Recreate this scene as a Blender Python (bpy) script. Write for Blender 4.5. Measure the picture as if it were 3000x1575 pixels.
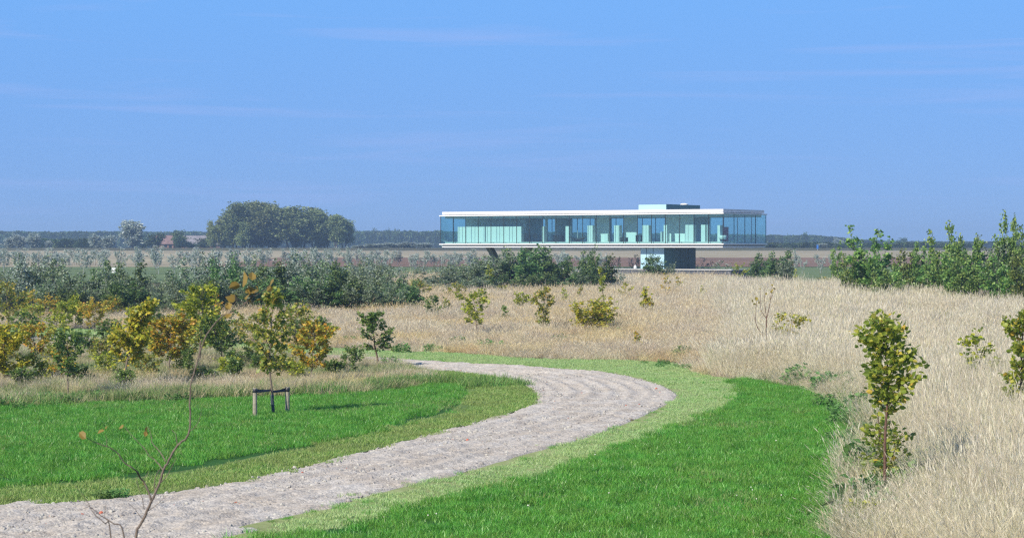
import bpy, math, random
import numpy as np
from mathutils import Vector

R = math.radians
scene = bpy.context.scene
COL = scene.collection
for _o in list(bpy.data.objects):
    bpy.data.objects.remove(_o)

# ------------------------------------------------------------------ camera
EYE = 3.95                       # eye height above the flat polder ground (m)
F = 6124.0                       # focal length in pixels of a 3000 px wide frame
CX, HY = 1500.0, 722.0           # principal column and horizon row of that frame
cam_data = bpy.data.cameras.new('camera')
cam = bpy.data.objects.new('camera', cam_data)
COL.objects.link(cam)
cam.location = (0, 0, EYE)
cam.rotation_euler = (R(90), 0, 0)
cam_data.sensor_width = 36.0
cam_data.lens = F / 3000.0 * 36.0
cam_data.shift_y = -(787.5 - HY) / 3000.0
cam_data.clip_start = 0.1
cam_data.clip_end = 9000
cam_data.dof.use_dof = True
cam_data.dof.focus_distance = 90.0
cam_data.dof.aperture_fstop = 9.0
scene.camera = cam

# ------------------------------------------------------------------ sun and sky
SUN_AZ, SUN_EL = 220.0, 38.0     # degrees clockwise from the view direction, and above the horizon
sun_dir = Vector((math.sin(R(SUN_AZ)) * math.cos(R(SUN_EL)), math.cos(R(SUN_AZ)) * math.cos(R(SUN_EL)), math.sin(R(SUN_EL))))
sl = bpy.data.lights.new('sun', 'SUN')
sl.energy = 4.8
sl.angle = R(0.53)
sl.color = (1.0, 0.92, 0.79)
so = bpy.data.objects.new('sun', sl)
COL.objects.link(so)
so.rotation_euler = (-sun_dir).to_track_quat('-Z', 'Y').to_euler()
so.location = (-60, -40, 60)

world = bpy.data.worlds.new('World')
scene.world = world
world.use_nodes = True
wn, wl = world.node_tree.nodes, world.node_tree.links
bg = wn['Background']
geo = wn.new('ShaderNodeNewGeometry')
sep = wn.new('ShaderNodeSeparateXYZ')
tc = wn.new('ShaderNodeTexCoord')
wl.new(tc.outputs['Generated'], sep.inputs[0])
sky = wn.new('ShaderNodeTexSky')
sky.sky_type = 'NISHITA'
sky.sun_disc = False
sky.sun_elevation = R(SUN_EL)
sky.sun_rotation = R(SUN_AZ)
sky.air_density, sky.dust_density, sky.ozone_density = 0.6, 0.0, 4.0
ramp = wn.new('ShaderNodeValToRGB')       # clear blue air, elevation 0..90 deg as sin(el)
ramp.color_ramp.elements[0].position = 0.0
ramp.color_ramp.elements[0].color = (.178, .355, .79, 1)
e = ramp.color_ramp.elements.new(0.115); e.color = (.175, .455, 1.0, 1)
e = ramp.color_ramp.elements.new(0.45); e.color = (.17, .34, .70, 1)
ramp.color_ramp.elements[-1].position = 1.0
ramp.color_ramp.elements[-1].color = (.13, .24, .48, 1)
wl.new(sep.outputs['Z'], ramp.inputs[0])
mul = wn.new('ShaderNodeMixRGB'); mul.blend_type = 'MULTIPLY'; mul.inputs[0].default_value = 1
mul.inputs[2].default_value = (10, 10, 10, 1)
wl.new(ramp.outputs[0], mul.inputs[1])
# thin cirrus streaks
mp = wn.new('ShaderNodeMapping')
mp.inputs['Rotation'].default_value = (0, R(-7), 0)
mp.inputs['Scale'].default_value = (2.2, 2.2, 42)
wl.new(tc.outputs['Generated'], mp.inputs[0])
nz = wn.new('ShaderNodeTexNoise'); nz.inputs['Scale'].default_value = 2.6; nz.inputs['Detail'].default_value = 7
nz.inputs['Roughness'].default_value = .55; nz.inputs['Distortion'].default_value = .5
wl.new(mp.outputs[0], nz.inputs['Vector'])
cr = wn.new('ShaderNodeValToRGB')
cr.color_ramp.elements[0].position = .52; cr.color_ramp.elements[0].color = (0, 0, 0, 1)
cr.color_ramp.elements[1].position = .80; cr.color_ramp.elements[1].color = (.6, .6, .6, 1)
wl.new(nz.outputs['Fac'], cr.inputs[0])
mixs = wn.new('ShaderNodeMixRGB'); mixs.inputs[0].default_value = .82
wl.new(sky.outputs[0], mixs.inputs[1]); wl.new(mul.outputs[0], mixs.inputs[2])
mixc = wn.new('ShaderNodeMixRGB')
mixc.inputs[2].default_value = (3.6, 5.0, 9.2, 1)
wl.new(cr.outputs[0], mixc.inputs[0]); wl.new(mixs.outputs[0], mixc.inputs[1])
wl.new(mixc.outputs[0], bg.inputs[0])
bg.inputs[1].default_value = 0.078

vs = scene.view_settings
vs.view_transform = 'Standard'; vs.look = 'None'; vs.gamma = 1.0; vs.use_curve_mapping = False
vs.exposure = 0.38
scene.render.engine = 'CYCLES'
cy = scene.cycles
cy.max_bounces = 6; cy.diffuse_bounces = 3; cy.glossy_bounces = 3; cy.transmission_bounces = 4
cy.transparent_max_bounces = 24; cy.volume_bounces = 0
cy.use_adaptive_sampling = True; cy.adaptive_threshold = 0.008
cy.use_denoising = False; cy.denoiser = 'OPENIMAGEDENOISE'; cy.denoising_input_passes = 'RGB_ALBEDO_NORMAL'; cy.denoising_prefilter = 'ACCURATE'
cy.sample_clamp_indirect = 4.0
cy.filter_width = 1.3
cy.caustics_reflective = False; cy.caustics_refractive = False

# ------------------------------------------------------------------ helpers
RNG = np.random.default_rng(7)

def prop(o, label=None, cat=None, group=None, kind=None):
    if label: o['label'] = label
    if cat: o['category'] = cat
    if group: o['group'] = group
    if kind: o['kind'] = kind
    return o

def empty(name, loc=(0, 0, 0), rz=0.0):
    o = bpy.data.objects.new(name, None)
    o.empty_display_size = .3
    COL.objects.link(o)
    o.location = loc
    o.rotation_euler = (0, 0, rz)
    return o

class MB:
    """collects polygons; every add() is a block of faces of one size"""
    def __init__(self):
        self.v, self.f, self.n, self.m = [], [], 0, []
    def add(self, verts, faces, mi=0):
        verts = np.asarray(verts, float).reshape(-1, 3); faces = np.asarray(faces, np.int64)
        self.v.append(verts); self.f.append(faces + self.n); self.n += len(verts)
        self.m.append(np.full(len(faces), mi, np.int32))
    def box(self, x0, x1, y0, y1, z0, z1, mi=0):
        v = [(x0, y0, z0), (x1, y0, z0), (x1, y1, z0), (x0, y1, z0), (x0, y0, z1), (x1, y0, z1), (x1, y1, z1), (x0, y1, z1)]
        self.add(v, [(0, 3, 2, 1), (4, 5, 6, 7), (0, 1, 5, 4), (1, 2, 6, 5), (2, 3, 7, 6), (3, 0, 4, 7)], mi)
        return self
    def tube(self, pts, rad, sides=6, caps=True, mi=0):
        pts = np.asarray(pts, float); n = len(pts)
        rad = np.broadcast_to(np.asarray(rad, float), (n,))
        t = np.gradient(pts, axis=0); t /= np.linalg.norm(t, axis=1)[:, None] + 1e-9
        ref = np.array([1., 0, 0]) if abs(t[0][0]) < .8 else np.array([0, 1., 0])
        a = np.cross(t, ref); a /= np.linalg.norm(a, axis=1)[:, None] + 1e-9
        b = np.cross(t, a)
        th = np.arange(sides) / sides * 2 * math.pi
        v = pts[:, None, :] + rad[:, None, None] * (np.cos(th)[None, :, None] * a[:, None, :] + np.sin(th)[None, :, None] * b[:, None, :])
        i = np.arange(n - 1)[:, None] * sides; j = np.arange(sides)[None, :]; k = (j + 1) % sides
        f = np.stack([i + j, i + k, i + sides + k, i + sides + j], -1).reshape(-1, 4)
        self.add(v.reshape(-1, 3), f, mi)
        if caps:
            self.v.append(np.array([pts[-1]])); c = self.n; self.n += 1
            base = c - sides
            self.f.append(np.array([(base + q, base + (q + 1) % sides, c) for q in range(sides)])); self.m.append(np.full(sides, mi, np.int32))
        return self
    def lathe(self, prof, sides=16, c=(0, 0), mi=0):
        prof = np.asarray(prof, float); n = len(prof)
        th = np.arange(sides) / sides * 2 * math.pi
        v = np.stack([c[0] + prof[:, 0][:, None] * np.cos(th), c[1] + prof[:, 0][:, None] * np.sin(th), np.repeat(prof[:, 1][:, None], sides, 1)], -1)
        i = np.arange(n - 1)[:, None] * sides; j = np.arange(sides)[None, :]; k = (j + 1) % sides
        self.add(v.reshape(-1, 3), np.stack([i + j, i + k, i + sides + k, i + sides + j], -1).reshape(-1, 4), mi)
        return self
    def mesh(self, name, mats, smooth=False):
        me = bpy.data.meshes.new(name)
        v = np.concatenate(self.v)
        sizes = np.concatenate([np.full(len(f), f.shape[1]) for f in self.f])
        loops = np.concatenate([f.reshape(-1) for f in self.f])
        me.vertices.add(len(v)); me.vertices.foreach_set('co', v.astype(np.float32).ravel())
        me.loops.add(len(loops)); me.loops.foreach_set('vertex_index', loops.astype(np.int32))
        me.polygons.add(len(sizes))
        me.polygons.foreach_set('loop_start', (np.cumsum(sizes) - sizes).astype(np.int32))
        me.polygons.foreach_set('loop_total', sizes.astype(np.int32))
        if not isinstance(mats, (list, tuple)): mats = [mats]
        for m in mats: me.materials.append(m)
        if len(mats) > 1: me.polygons.foreach_set('material_index', np.concatenate(self.m))
        me.polygons.foreach_set('use_smooth', np.full(len(sizes), bool(smooth)))
        me.update(calc_edges=True); me.validate()
        return me
    def build(self, name, mats, parent=None, smooth=False):
        return link(name, self.mesh(name, mats, smooth), parent)

def link(name, me, parent=None):
    o = bpy.data.objects.new(name, me)
    COL.objects.link(o)
    if parent: o.parent = parent
    return o

def box(name, mat, parent, x0, x1, y0, y1, z0, z1):
    return MB().box(x0, x1, y0, y1, z0, z1).build(name, mat, parent)

# ---- photo pixel (3000 px frame) to a point on the ground, so that plan shapes can be measured
def px(x, y, h=0.0):
    z = (EYE - h) * F / (y - HY)
    return ((x - CX) * z / F, z)
def plan(pts): return np.array([px(*p) for p in pts])

# ---- smooth value noise
_G = np.random.default_rng(3).random((256, 256))
def vnoise(x, y, s=1.0, octv=3):
    x = np.asarray(x, float) / s; y = np.asarray(y, float) / s
    o = 0.0; amp = .5; tot = 0.0
    for k in range(octv):
        xi = np.floor(x).astype(int); yi = np.floor(y).astype(int)
        fx = x - xi; fy = y - yi; fx = fx * fx * (3 - 2 * fx); fy = fy * fy * (3 - 2 * fy)
        g = lambda i, j: _G[(xi + i) % 256, (yi + j) % 256]
        o = o + amp * ((g(0, 0) * (1 - fx) + g(1, 0) * fx) * (1 - fy) + (g(0, 1) * (1 - fx) + g(1, 1) * fx) * fy)
        tot += amp; amp *= .5; x = x * 2.03 + 17.3; y = y * 2.03 + 5.1
    return o / tot

def inside(P, poly):
    x, y = P[:, 0], P[:, 1]; r = np.zeros(len(P), bool)
    a = poly; b = np.roll(poly, -1, 0)
    for (x0, y0), (x1, y1) in zip(a, b):
        c = ((y0 > y) != (y1 > y))
        r ^= c & (x < (x1 - x0) * (y - y0) / ((y1 - y0) if y1 != y0 else 1e-9) + x0)
    return r
def dist(P, line):
    d = np.full(len(P), 1e9)
    for p, q in zip(line[:-1], line[1:]):
        e = q - p; t = np.clip(((P - p) @ e) / (e @ e + 1e-12), 0, 1)
        d = np.minimum(d, np.hypot(*(P - p - t[:, None] * e).T))
    return d
def smooth_line(p, n=6):
    """Catmull-Rom through the points"""
    p = np.asarray(p, float); q = np.vstack([2 * p[0] - p[1], p, 2 * p[-1] - p[-2]]); out = []
    for i in range(1, len(q) - 2):
        for t in np.arange(n) / n:
            a, b, c, d = q[i - 1], q[i], q[i + 1], q[i + 2]
            out.append(.5 * (2 * b + (c - a) * t + (2 * a - 5 * b + 4 * c - d) * t * t + (3 * b - a - 3 * c + d) * t ** 3))
    out.append(q[-2]); return np.array(out)

# ---- terrain height: low bank under the camera, flat polder, fields rising slightly behind the house
_TY = np.array([-80, 4, 7, 17, 23, 225, 300, 330, 450, 568, 574, 586, 600, 700, 1300, 2600.])
_TZ = np.array([2.25, 2.25, 2.15, .35, 0, 0, .16, .62, 1.53, 2.72, 2.75, 3.50, 3.48, 2.7, 2.9, 3.2])
def ground_z(y): return np.interp(y, _TY, _TZ)

# ------------------------------------------------------------------ materials
def newmat(name):
    m = bpy.data.materials.new(name); m.use_nodes = True
    n, l = m.node_tree.nodes, m.node_tree.links
    return m, n, l, n['Principled BSDF']

def ramp_node(n, cols, pos=None, interp='LINEAR'):
    r = n.new('ShaderNodeValToRGB'); cr_ = r.color_ramp; cr_.interpolation = interp
    k = len(cols); pos = pos or [i / (k - 1) for i in range(k)]
    cr_.elements[0].position = pos[0]; cr_.elements[0].color = (*cols[0], 1)
    cr_.elements[1].position = pos[-1]; cr_.elements[1].color = (*cols[-1], 1)
    for c, p in list(zip(cols, pos))[1:-1]:
        e_ = cr_.elements.new(p); e_.color = (*c, 1)
    return r

def plain(name, col, rough=.6, spec=.3, var=.12, scale=3.0, bump=0.0, metal=0.0):
    m, n, l, p = newmat(name)
    tx = n.new('ShaderNodeTexCoord'); nz_ = n.new('ShaderNodeTexNoise')
    nz_.inputs['Scale'].default_value = scale; nz_.inputs['Detail'].default_value = 6
    l.new(tx.outputs['Object'], nz_.inputs['Vector'])
    r = ramp_node(n, [tuple(c * (1 - var) for c in col), tuple(min(1, c * (1 + var)) for c in col)], [.3, .7])
    l.new(nz_.outputs['Fac'], r.inputs[0]); l.new(r.outputs[0], p.inputs['Base Color'])
    p.inputs['Roughness'].default_value = rough; p.inputs['Specular IOR Level'].default_value = spec
    p.inputs['Metallic'].default_value = metal
    if bump:
        b = n.new('ShaderNodeBump'); b.inputs['Strength'].default_value = bump; b.inputs['Distance'].default_value = .02
        l.new(nz_.outputs['Fac'], b.inputs['Height']); l.new(b.outputs[0], p.inputs['Normal'])
    return m

def foliage(name, cols, back=None, trans=.35, rough=.5, spec=.3, objvar=.0, patch=None, pos=None):
    """leaf or blade colour picked per loose piece; real translucency; optional pale underside"""
    m, n, l, p = newmat(name)
    g = n.new('ShaderNodeNewGeometry'); r = ramp_node(n, cols, pos)
    l.new(g.outputs['Random Per Island'], r.inputs[0]); c = r.outputs[0]
    if patch:                                       # slow patches across the ground (species and dryness)
        nz_ = n.new('ShaderNodeTexNoise'); nz_.inputs['Scale'].default_value = patch[0]; nz_.inputs['Detail'].default_value = 4
        l.new(g.outputs['Position'], nz_.inputs['Vector'])
        rr = ramp_node(n, [(0, 0, 0), (patch[2],) * 3], [patch[3] if len(patch) > 3 else .45, patch[4] if len(patch) > 4 else .7])
        l.new(nz_.outputs['Fac'], rr.inputs[0])
        mx = n.new('ShaderNodeMixRGB'); l.new(rr.outputs[0], mx.inputs[0]); l.new(c, mx.inputs[1]); mx.inputs[2].default_value = (*patch[1], 1); c = mx.outputs[0]
    if objvar:
        oi = n.new('ShaderNodeObjectInfo'); hs = n.new('ShaderNodeHueSaturation')
        mr = n.new('ShaderNodeMapRange'); mr.inputs['To Min'].default_value = 1 - objvar; mr.inputs['To Max'].default_value = 1 + objvar
        l.new(oi.outputs['Random'], mr.inputs['Value']); l.new(mr.outputs[0], hs.inputs['Value'])
        mr2 = n.new('ShaderNodeMapRange'); mr2.inputs['To Min'].default_value = .5 - objvar * .12; mr2.inputs['To Max'].default_value = .5 + objvar * .12
        l.new(oi.outputs['Random'], mr2.inputs['Value']); l.new(mr2.outputs[0], hs.inputs['Hue'])
        l.new(c, hs.inputs['Color']); c = hs.outputs[0]
    if back:
        mb_ = n.new('ShaderNodeMixRGB'); l.new(g.outputs['Backfacing'], mb_.inputs[0]); l.new(c, mb_.inputs[1]); mb_.inputs[2].default_value = (*back, 1); c = mb_.outputs[0]
    l.new(c, p.inputs['Base Color']); p.inputs['Roughness'].default_value = rough; p.inputs['Specular IOR Level'].default_value = spec
    if trans:
        t = n.new('ShaderNodeBsdfTranslucent'); l.new(c, t.inputs['Color']); ms = n.new('ShaderNodeMixShader'); ms.inputs[0].default_value = trans
        l.new(p.outputs[0], ms.inputs[1]); l.new(t.outputs[0], ms.inputs[2]); l.new(ms.outputs[0], n['Material Output'].inputs['Surface'])
    return m

def soil(name, cols, scale, scale2=None, bump=.5, dist_=.05, rough=.9):
    m, n, l, p = newmat(name)
    g = n.new('ShaderNodeNewGeometry'); a = n.new('ShaderNodeTexNoise'); a.inputs['Scale'].default_value = scale; a.inputs['Detail'].default_value = 9; a.inputs['Roughness'].default_value = .65
    l.new(g.outputs['Position'], a.inputs['Vector'])
    r = ramp_node(n, cols, [.28 + .44 * i / (len(cols) - 1) for i in range(len(cols))]); l.new(a.outputs['Fac'], r.inputs[0]); c = r.outputs[0]
    if scale2:
        b2 = n.new('ShaderNodeTexNoise'); b2.inputs['Scale'].default_value = scale2; b2.inputs['Detail'].default_value = 5
        l.new(g.outputs['Position'], b2.inputs['Vector']); r2 = ramp_node(n, [(.78,) * 3, (1.12,) * 3], [.3, .7]); l.new(b2.outputs['Fac'], r2.inputs[0])
        mx = n.new('ShaderNodeMixRGB'); mx.blend_type = 'MULTIPLY'; mx.inputs[0].default_value = 1; l.new(c, mx.inputs[1]); l.new(r2.outputs[0], mx.inputs[2]); c = mx.outputs[0]
    l.new(c, p.inputs['Base Color']); p.inputs['Roughness'].default_value = rough; p.inputs['Specular IOR Level'].default_value = .15
    b = n.new('ShaderNodeBump'); b.inputs['Strength'].default_value = bump; b.inputs['Distance'].default_value = dist_
    l.new(a.outputs['Fac'], b.inputs['Height']); l.new(b.outputs[0], p.inputs['Normal'])
    return m

M_GROUND = soil('rough_turf_soil', [(.09, .075, .045), (.16, .14, .07), (.20, .19, .09)], 2.2, .08)
M_LAWN = soil('lawn_turf', [(.018, .06, .012), (.03, .10, .018), (.05, .13, .025)], 7.0, .4, .6, .03)
M_STRIP = soil('mown_strip_turf', [(.20, .22, .09), (.28, .33, .13), (.36, .38, .20)], 9.0, .5, .5, .02)
M_STRIP2 = soil('inner_strip_turf', [(.08, .13, .035), (.12, .19, .05), (.18, .22, .09)], 9.0, .5, .5, .02)
def gravel_mat():
    m, n, l, p = newmat('gravel'); g = n.new('ShaderNodeNewGeometry')
    v = n.new('ShaderNodeTexVoronoi'); v.inputs['Scale'].default_value = 26; l.new(g.outputs['Position'], v.inputs['Vector'])
    a = n.new('ShaderNodeTexNoise'); a.inputs['Scale'].default_value = 9; a.inputs['Detail'].default_value = 10; a.inputs['Roughness'].default_value = .75; l.new(g.outputs['Position'], a.inputs['Vector'])
    b2 = n.new('ShaderNodeTexNoise'); b2.inputs['Scale'].default_value = .9; b2.inputs['Detail'].default_value = 5; l.new(g.outputs['Position'], b2.inputs['Vector'])
    r = ramp_node(n, [(.20, .185, .16), (.40, .37, .33), (.49, .455, .41), (.56, .525, .475)], [.28, .40, .54, .72]); l.new(a.outputs['Fac'], r.inputs[0])
    hs = n.new('ShaderNodeHueSaturation'); mr = n.new('ShaderNodeMapRange'); mr.inputs['To Min'].default_value = .82; mr.inputs['To Max'].default_value = 1.14
    sp = n.new('ShaderNodeSeparateColor'); l.new(v.outputs['Color'], sp.inputs[0]); l.new(sp.outputs[0], mr.inputs['Value']); l.new(mr.outputs[0], hs.inputs['Value']); l.new(r.outputs[0], hs.inputs['Color'])
    r2 = ramp_node(n, [(.92, .87, .81), (1.05, 1.05, 1.05)], [.35, .65]); l.new(b2.outputs['Fac'], r2.inputs[0])
    mx = n.new('ShaderNodeMixRGB'); mx.blend_type = 'MULTIPLY'; mx.inputs[0].default_value = 1; l.new(hs.outputs[0], mx.inputs[1]); l.new(r2.outputs[0], mx.inputs[2])
    l.new(mx.outputs[0], p.inputs['Base Color']); p.inputs['Roughness'].default_value = .9; p.inputs['Specular IOR Level'].default_value = .15
    b = n.new('ShaderNodeBump'); b.inputs['Strength'].default_value = .5; b.inputs['Distance'].default_value = .02; l.new(v.outputs['Distance'], b.inputs['Height']); b.invert = True
    l.new(b.outputs[0], p.inputs['Normal']); return m
M_GRAVEL = gravel_mat()
M_PLOUGH = soil('ploughed_earth', [(.15, .088, .058), (.21, .13, .088), (.26, .165, .115)], .5, .03, .6, .2)
M_PALE = soil('stubble', [(.26, .22, .14), (.36, .31, .20), (.42, .36, .25)], .25, .02, .3, .2)
M_GREENF = soil('crop_green', [(.09, .13, .05), (.13, .18, .07), (.17, .21, .09)], .4, .03, .3, .2)
M_DIKE = soil('dike_turf', [(.055, .065, .035), (.10, .10, .055), (.15, .13, .08)], .35, .03, .3, .2)
M_WHITE = plain('white_aluminium', (.80, .80, .80), .35, .4, .02, 1.0)
M_FASCIA = plain('roof_fascia_metal', (.66, .67, .70), .4, .4, .04, .6)
M_COPING = plain('plinth_coping', (.50, .50, .48), .7, .2, .1, 1.0)
M_WHITE2 = plain('white_plaster', (.74, .76, .76), .7, .2, .04, .8)
M_GREYMETAL = plain('grey_soffit_metal', (.30, .32, .35), .45, .4, .06, .8)
M_SOFFIT = plain('soffit', (.42, .42, .42), .7, .2, .06, .5)
M_MULL = plain('dark_joint', (.03, .045, .055), .4, .4, .1, 4)
M_CORELIT = plain('sky_lit_blue_panel', (.40, .60, .72), .12, .5, .05, .5)  # lit front: light blue paint with the sky reflection mixed into the colour
M_CORESHADE = plain('shaded_core_cladding', (.022, .085, .105), .18, .35, .06, .4)  # darker copy for body and side: shade of the side face in the colour
M_CONC = plain('concrete', (.36, .36, .35), .8, .2, .15, 1.5, .2)
M_DARKCONC = plain('dark_brick_plinth', (.075, .085, .11), .7, .3, .2, 3.0, .2)
M_FLOORIN = plain('interior_floor', (.50, .50, .47), .4, .3, .05, .5)
M_CEILIN = plain('interior_ceiling', (.78, .80, .80), .8, .2, .02, .5)
M_PARTITION = plain('partition_wall', (.74, .79, .78), .7, .2, .04, .5)
M_CUPBOARD = plain('cupboard_white', (.70, .74, .72), .4, .3, .02, .5)
M_BLACK = plain('black_leather', (.02, .022, .026), .45, .4, .2, 5)
M_RED = plain('red_curtain_cloth', (.30, .05, .06), .9, .1, .2, 4)
M_BARK = plain('grey_brown_bark', (.17, .135, .11), .85, .15, .3, 30, .4)
M_BARKRED = plain('red_brown_bark', (.13, .075, .055), .75, .2, .3, 30, .4)
M_BARKDARK = plain('dark_trunk_bark', (.10, .088, .075), .9, .1, .3, 3, .4)
M_POST = plain('weathered_pine', (.30, .275, .215), .8, .2, .25, 14, .5)
M_RUBBER = plain('black_rubber', (.02, .022, .03), .5, .4, .3, 12, .2)
M_GUARD = plain('dark_plastic_guard', (.035, .05, .065), .5, .4, .2, 12)
M_ROOFTILE = plain('grey_brown_roof', (.26, .24, .25), .8, .2, .25, .6, .3)
M_BRICK = plain('brown_brick', (.20, .12, .09), .85, .2, .2, 1.0)
M_BLUE = plain('blue_paint', (.03, .16, .55), .4, .4, .05, 2)
M_STAKE = plain('grey_steel_stake', (.45, .48, .50), .5, .4, .1, 2)
M_GLASSBLACK = plain('dark_window', (.02, .025, .03), .1, .5, .1, 1)

def glass_mat(name, tint, refl=.9):
    m, n, l, p = newmat(name); n.remove(p)
    t = n.new('ShaderNodeBsdfTransparent'); t.inputs[0].default_value = (*tint, 1)
    g = n.new('ShaderNodeBsdfGlossy'); g.inputs['Roughness'].default_value = .015; g.inputs['Color'].default_value = (refl, refl, refl, 1)
    # slightly wavy panes
    tx = n.new('ShaderNodeTexCoord'); nz_ = n.new('ShaderNodeTexNoise'); nz_.inputs['Scale'].default_value = .5
    l.new(tx.outputs['Object'], nz_.inputs['Vector']); b = n.new('ShaderNodeBump'); b.inputs['Strength'].default_value = .06; b.inputs['Distance'].default_value = .05
    l.new(nz_.outputs['Fac'], b.inputs['Height']); l.new(b.outputs[0], g.inputs['Normal'])
    f = n.new('ShaderNodeFresnel'); f.inputs['IOR'].default_value = 1.95
    gg = n.new('ShaderNodeNewGeometry'); om = n.new('ShaderNodeMath'); om.operation = 'SUBTRACT'; om.inputs[0].default_value = 1.0; l.new(gg.outputs['Backfacing'], om.inputs[1])
    mm = n.new('ShaderNodeMath'); mm.operation = 'MULTIPLY'; l.new(f.outputs[0], mm.inputs[0]); l.new(om.outputs[0], mm.inputs[1])   # one reflection per pane
    ms = n.new('ShaderNodeMixShader'); l.new(mm.outputs[0], ms.inputs[0]); l.new(t.outputs[0], ms.inputs[1]); l.new(g.outputs[0], ms.inputs[2])
    l.new(ms.outputs[0], n['Material Output'].inputs['Surface'])
    return m
M_GLASS = glass_mat('tinted_glass', (.80, .94, .94))

# foliage
F_LAWN = foliage('lawn_blades', [(.085, .26, .025), (.135, .38, .04), (.19, .475, .06), (.30, .56, .13)], trans=.42, rough=.38, spec=.5, objvar=.14, patch=(1.3, (.06, .24, .02), .7, .50, .66))
F_LAWNDRY = foliage('thin_lawn_blades', [(.16, .30, .06), (.26, .38, .10), (.40, .44, .20)], trans=.4, objvar=.2)
F_STRIP = foliage('mown_blades', [(.25, .42, .12), (.33, .52, .18), (.43, .59, .26), (.54, .60, .34)], trans=.35, rough=.5, objvar=.08, patch=(.4, (.44, .54, .23), .7))
F_STRIP2 = foliage('inner_mown_blades', [(.15, .29, .05), (.22, .39, .075), (.32, .46, .12), (.48, .52, .23)], trans=.35, rough=.5, objvar=.1, patch=(.6, (.30, .36, .12), .7))
F_ROUGH = foliage('rough_grass_blades', [(.11, .21, .05), (.19, .31, .085), (.36, .40, .17), (.60, .51, .31)], trans=.35, objvar=.15, patch=(.22, (.58, .49, .31), .85, .42, .6))
F_DRY = foliage('dry_grass_stems', [(.46, .38, .24), (.64, .545, .38), (.76, .665, .50), (.85, .77, .62)], trans=.42, rough=.6, spec=.2, objvar=.18, patch=(.16, (.74, .58, .27), .75, .48, .64))
F_DRYPALE = foliage('pale_reed_grass', [(.40, .40, .22), (.66, .59, .43), (.80, .72, .56), (.87, .81, .67)], trans=.42, rough=.6, spec=.2, objvar=.18, patch=(.35, (.72, .62, .42), .5))
F_WEED = foliage('weed_leaves', [(.09, .20, .05), (.14, .28, .075), (.20, .35, .11)], trans=.35, objvar=.15)
F_POP = foliage('poplar_leaves', [(.075, .135, .048), (.12, .195, .07), (.165, .245, .095), (.25, .32, .15)], back=(.32, .385, .27), trans=.3, rough=.45, spec=.3, objvar=.2)
F_POPDARK = foliage('alder_leaves', [(.055, .12, .035), (.095, .18, .055), (.15, .245, .075), (.25, .34, .115)], trans=.3, rough=.4, spec=.35, objvar=.2)
F_THICK = foliage('thicket_leaves', [(.08, .165, .04), (.135, .25, .06), (.22, .35, .085), (.38, .48, .13)], trans=.38, rough=.4, spec=.35, objvar=.28)
F_SILVER = foliage('silver_willow_leaves', [(0.18, 0.24, 0.18), (0.288, 0.36, 0.288), (0.408, 0.48, 0.408)], back=(.55, .60, .56), trans=.25, rough=.5, objvar=.1)
F_YELGRN = foliage('yellow_green_leaves', [(.14, .22, .03), (.28, .36, .04), (.46, .50, .05), (.62, .60, .08)], trans=.45, rough=.45, spec=.4)
F_YELLOW = foliage('yellow_leaves', [(.14, .20, .025), (.30, .34, .03), (.50, .50, .045), (.60, .54, .06), (.62, .42, .05)], trans=.4, rough=.45, spec=.4)
F_ORANGE = foliage('orange_leaves', [(.14, .19, .03), (.30, .33, .04), (.52, .49, .06), (.68, .45, .05), (.62, .28, .045)], trans=.4, rough=.45, spec=.4)
F_OLIVE = foliage('olive_oak_leaves', [(.11, .16, .03), (.19, .25, .04), (.31, .36, .055), (.46, .44, .07), (.50, .30, .06)], trans=.42, rough=.42, spec=.45)
F_OAK = foliage('green_oak_leaves', [(.065, .125, .026), (.11, .195, .04), (.17, .27, .055), (.29, .36, .08)], trans=.38, rough=.4, spec=.5)
F_HERO = foliage('linden_leaves', [(.15, .22, .035), (.26, .34, .05), (.40, .45, .07), (.56, .55, .09), (.72, .48, .08)], trans=.5, rough=.4, spec=.45, pos=[0, .35, .7, .92, 1])
F_BROWN = foliage('withered_leaves', [(0.192, 0.12, 0.036), (0.384, 0.24, 0.06), (0.36, 0.312, 0.06), (0.336, 0.12, 0.048)], trans=.4)
F_GROVE = foliage('grove_leaves', [(.12, .165, .065), (.18, .235, .095), (.25, .30, .13), (.33, .37, .19)], trans=.28, rough=.6, spec=.15, objvar=.14)
F_FOREST = foliage('distant_wood_leaves', [(.06, .105, .04), (.085, .135, .05), (.12, .165, .07)], trans=.2, objvar=.25)
M_CLOVER = plain('clover_blossom', (.75, .72, .66), .8, .1, .1, 20)
M_STONE = foliage('path_stones', [(.10, .095, .085), (.22, .205, .185), (.42, .395, .36), (.33, .30, .26)], trans=0, rough=.8, spec=.2, objvar=.25)
M_STONERED = plain('brick_rubble', (.45, .13, .08), .85, .2, .3, 20)

# ------------------------------------------------------------------ plan of the ground, measured on the photo
_ext = np.array([-.55, -.84])
path_in = plan([(0, 1478), (129, 1479), (238, 1470), (367, 1454), (524, 1440), (699, 1412), (855, 1374), (1010, 1337), (1166, 1298), (1321, 1256), (1437, 1225),
                (1515, 1203), (1554, 1186), (1573, 1163), (1546, 1133), (1507, 1116), (1437, 1102), (1360, 1095), (1282, 1087), (1205, 1079), (1100, 1068), (1000, 1060),
                (850, 1048), (700, 1037), (550, 1026), (414, 1015), (300, 1006), (150, 994)])
path_out = plan([(650, 1575), (700, 1543), (933, 1493), (1166, 1430), (1360, 1384), (1500, 1341), (1655, 1300), (1772, 1264), (1888, 1217), (1962, 1178), (1981, 1159),
                 (1963, 1141), (1890, 1115), (1774, 1091), (1657, 1083), (1512, 1071), (1396, 1067), (1250, 1058), (1139, 1050), (1000, 1043), (900, 1037), (700, 1025),
                 (550, 1013), (414, 1003), (300, 996), (150, 985)])
path_in = smooth_line(np.vstack([path_in[0] + _ext * 9, path_in, path_in[-1] + [-22, 6]]))
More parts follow.
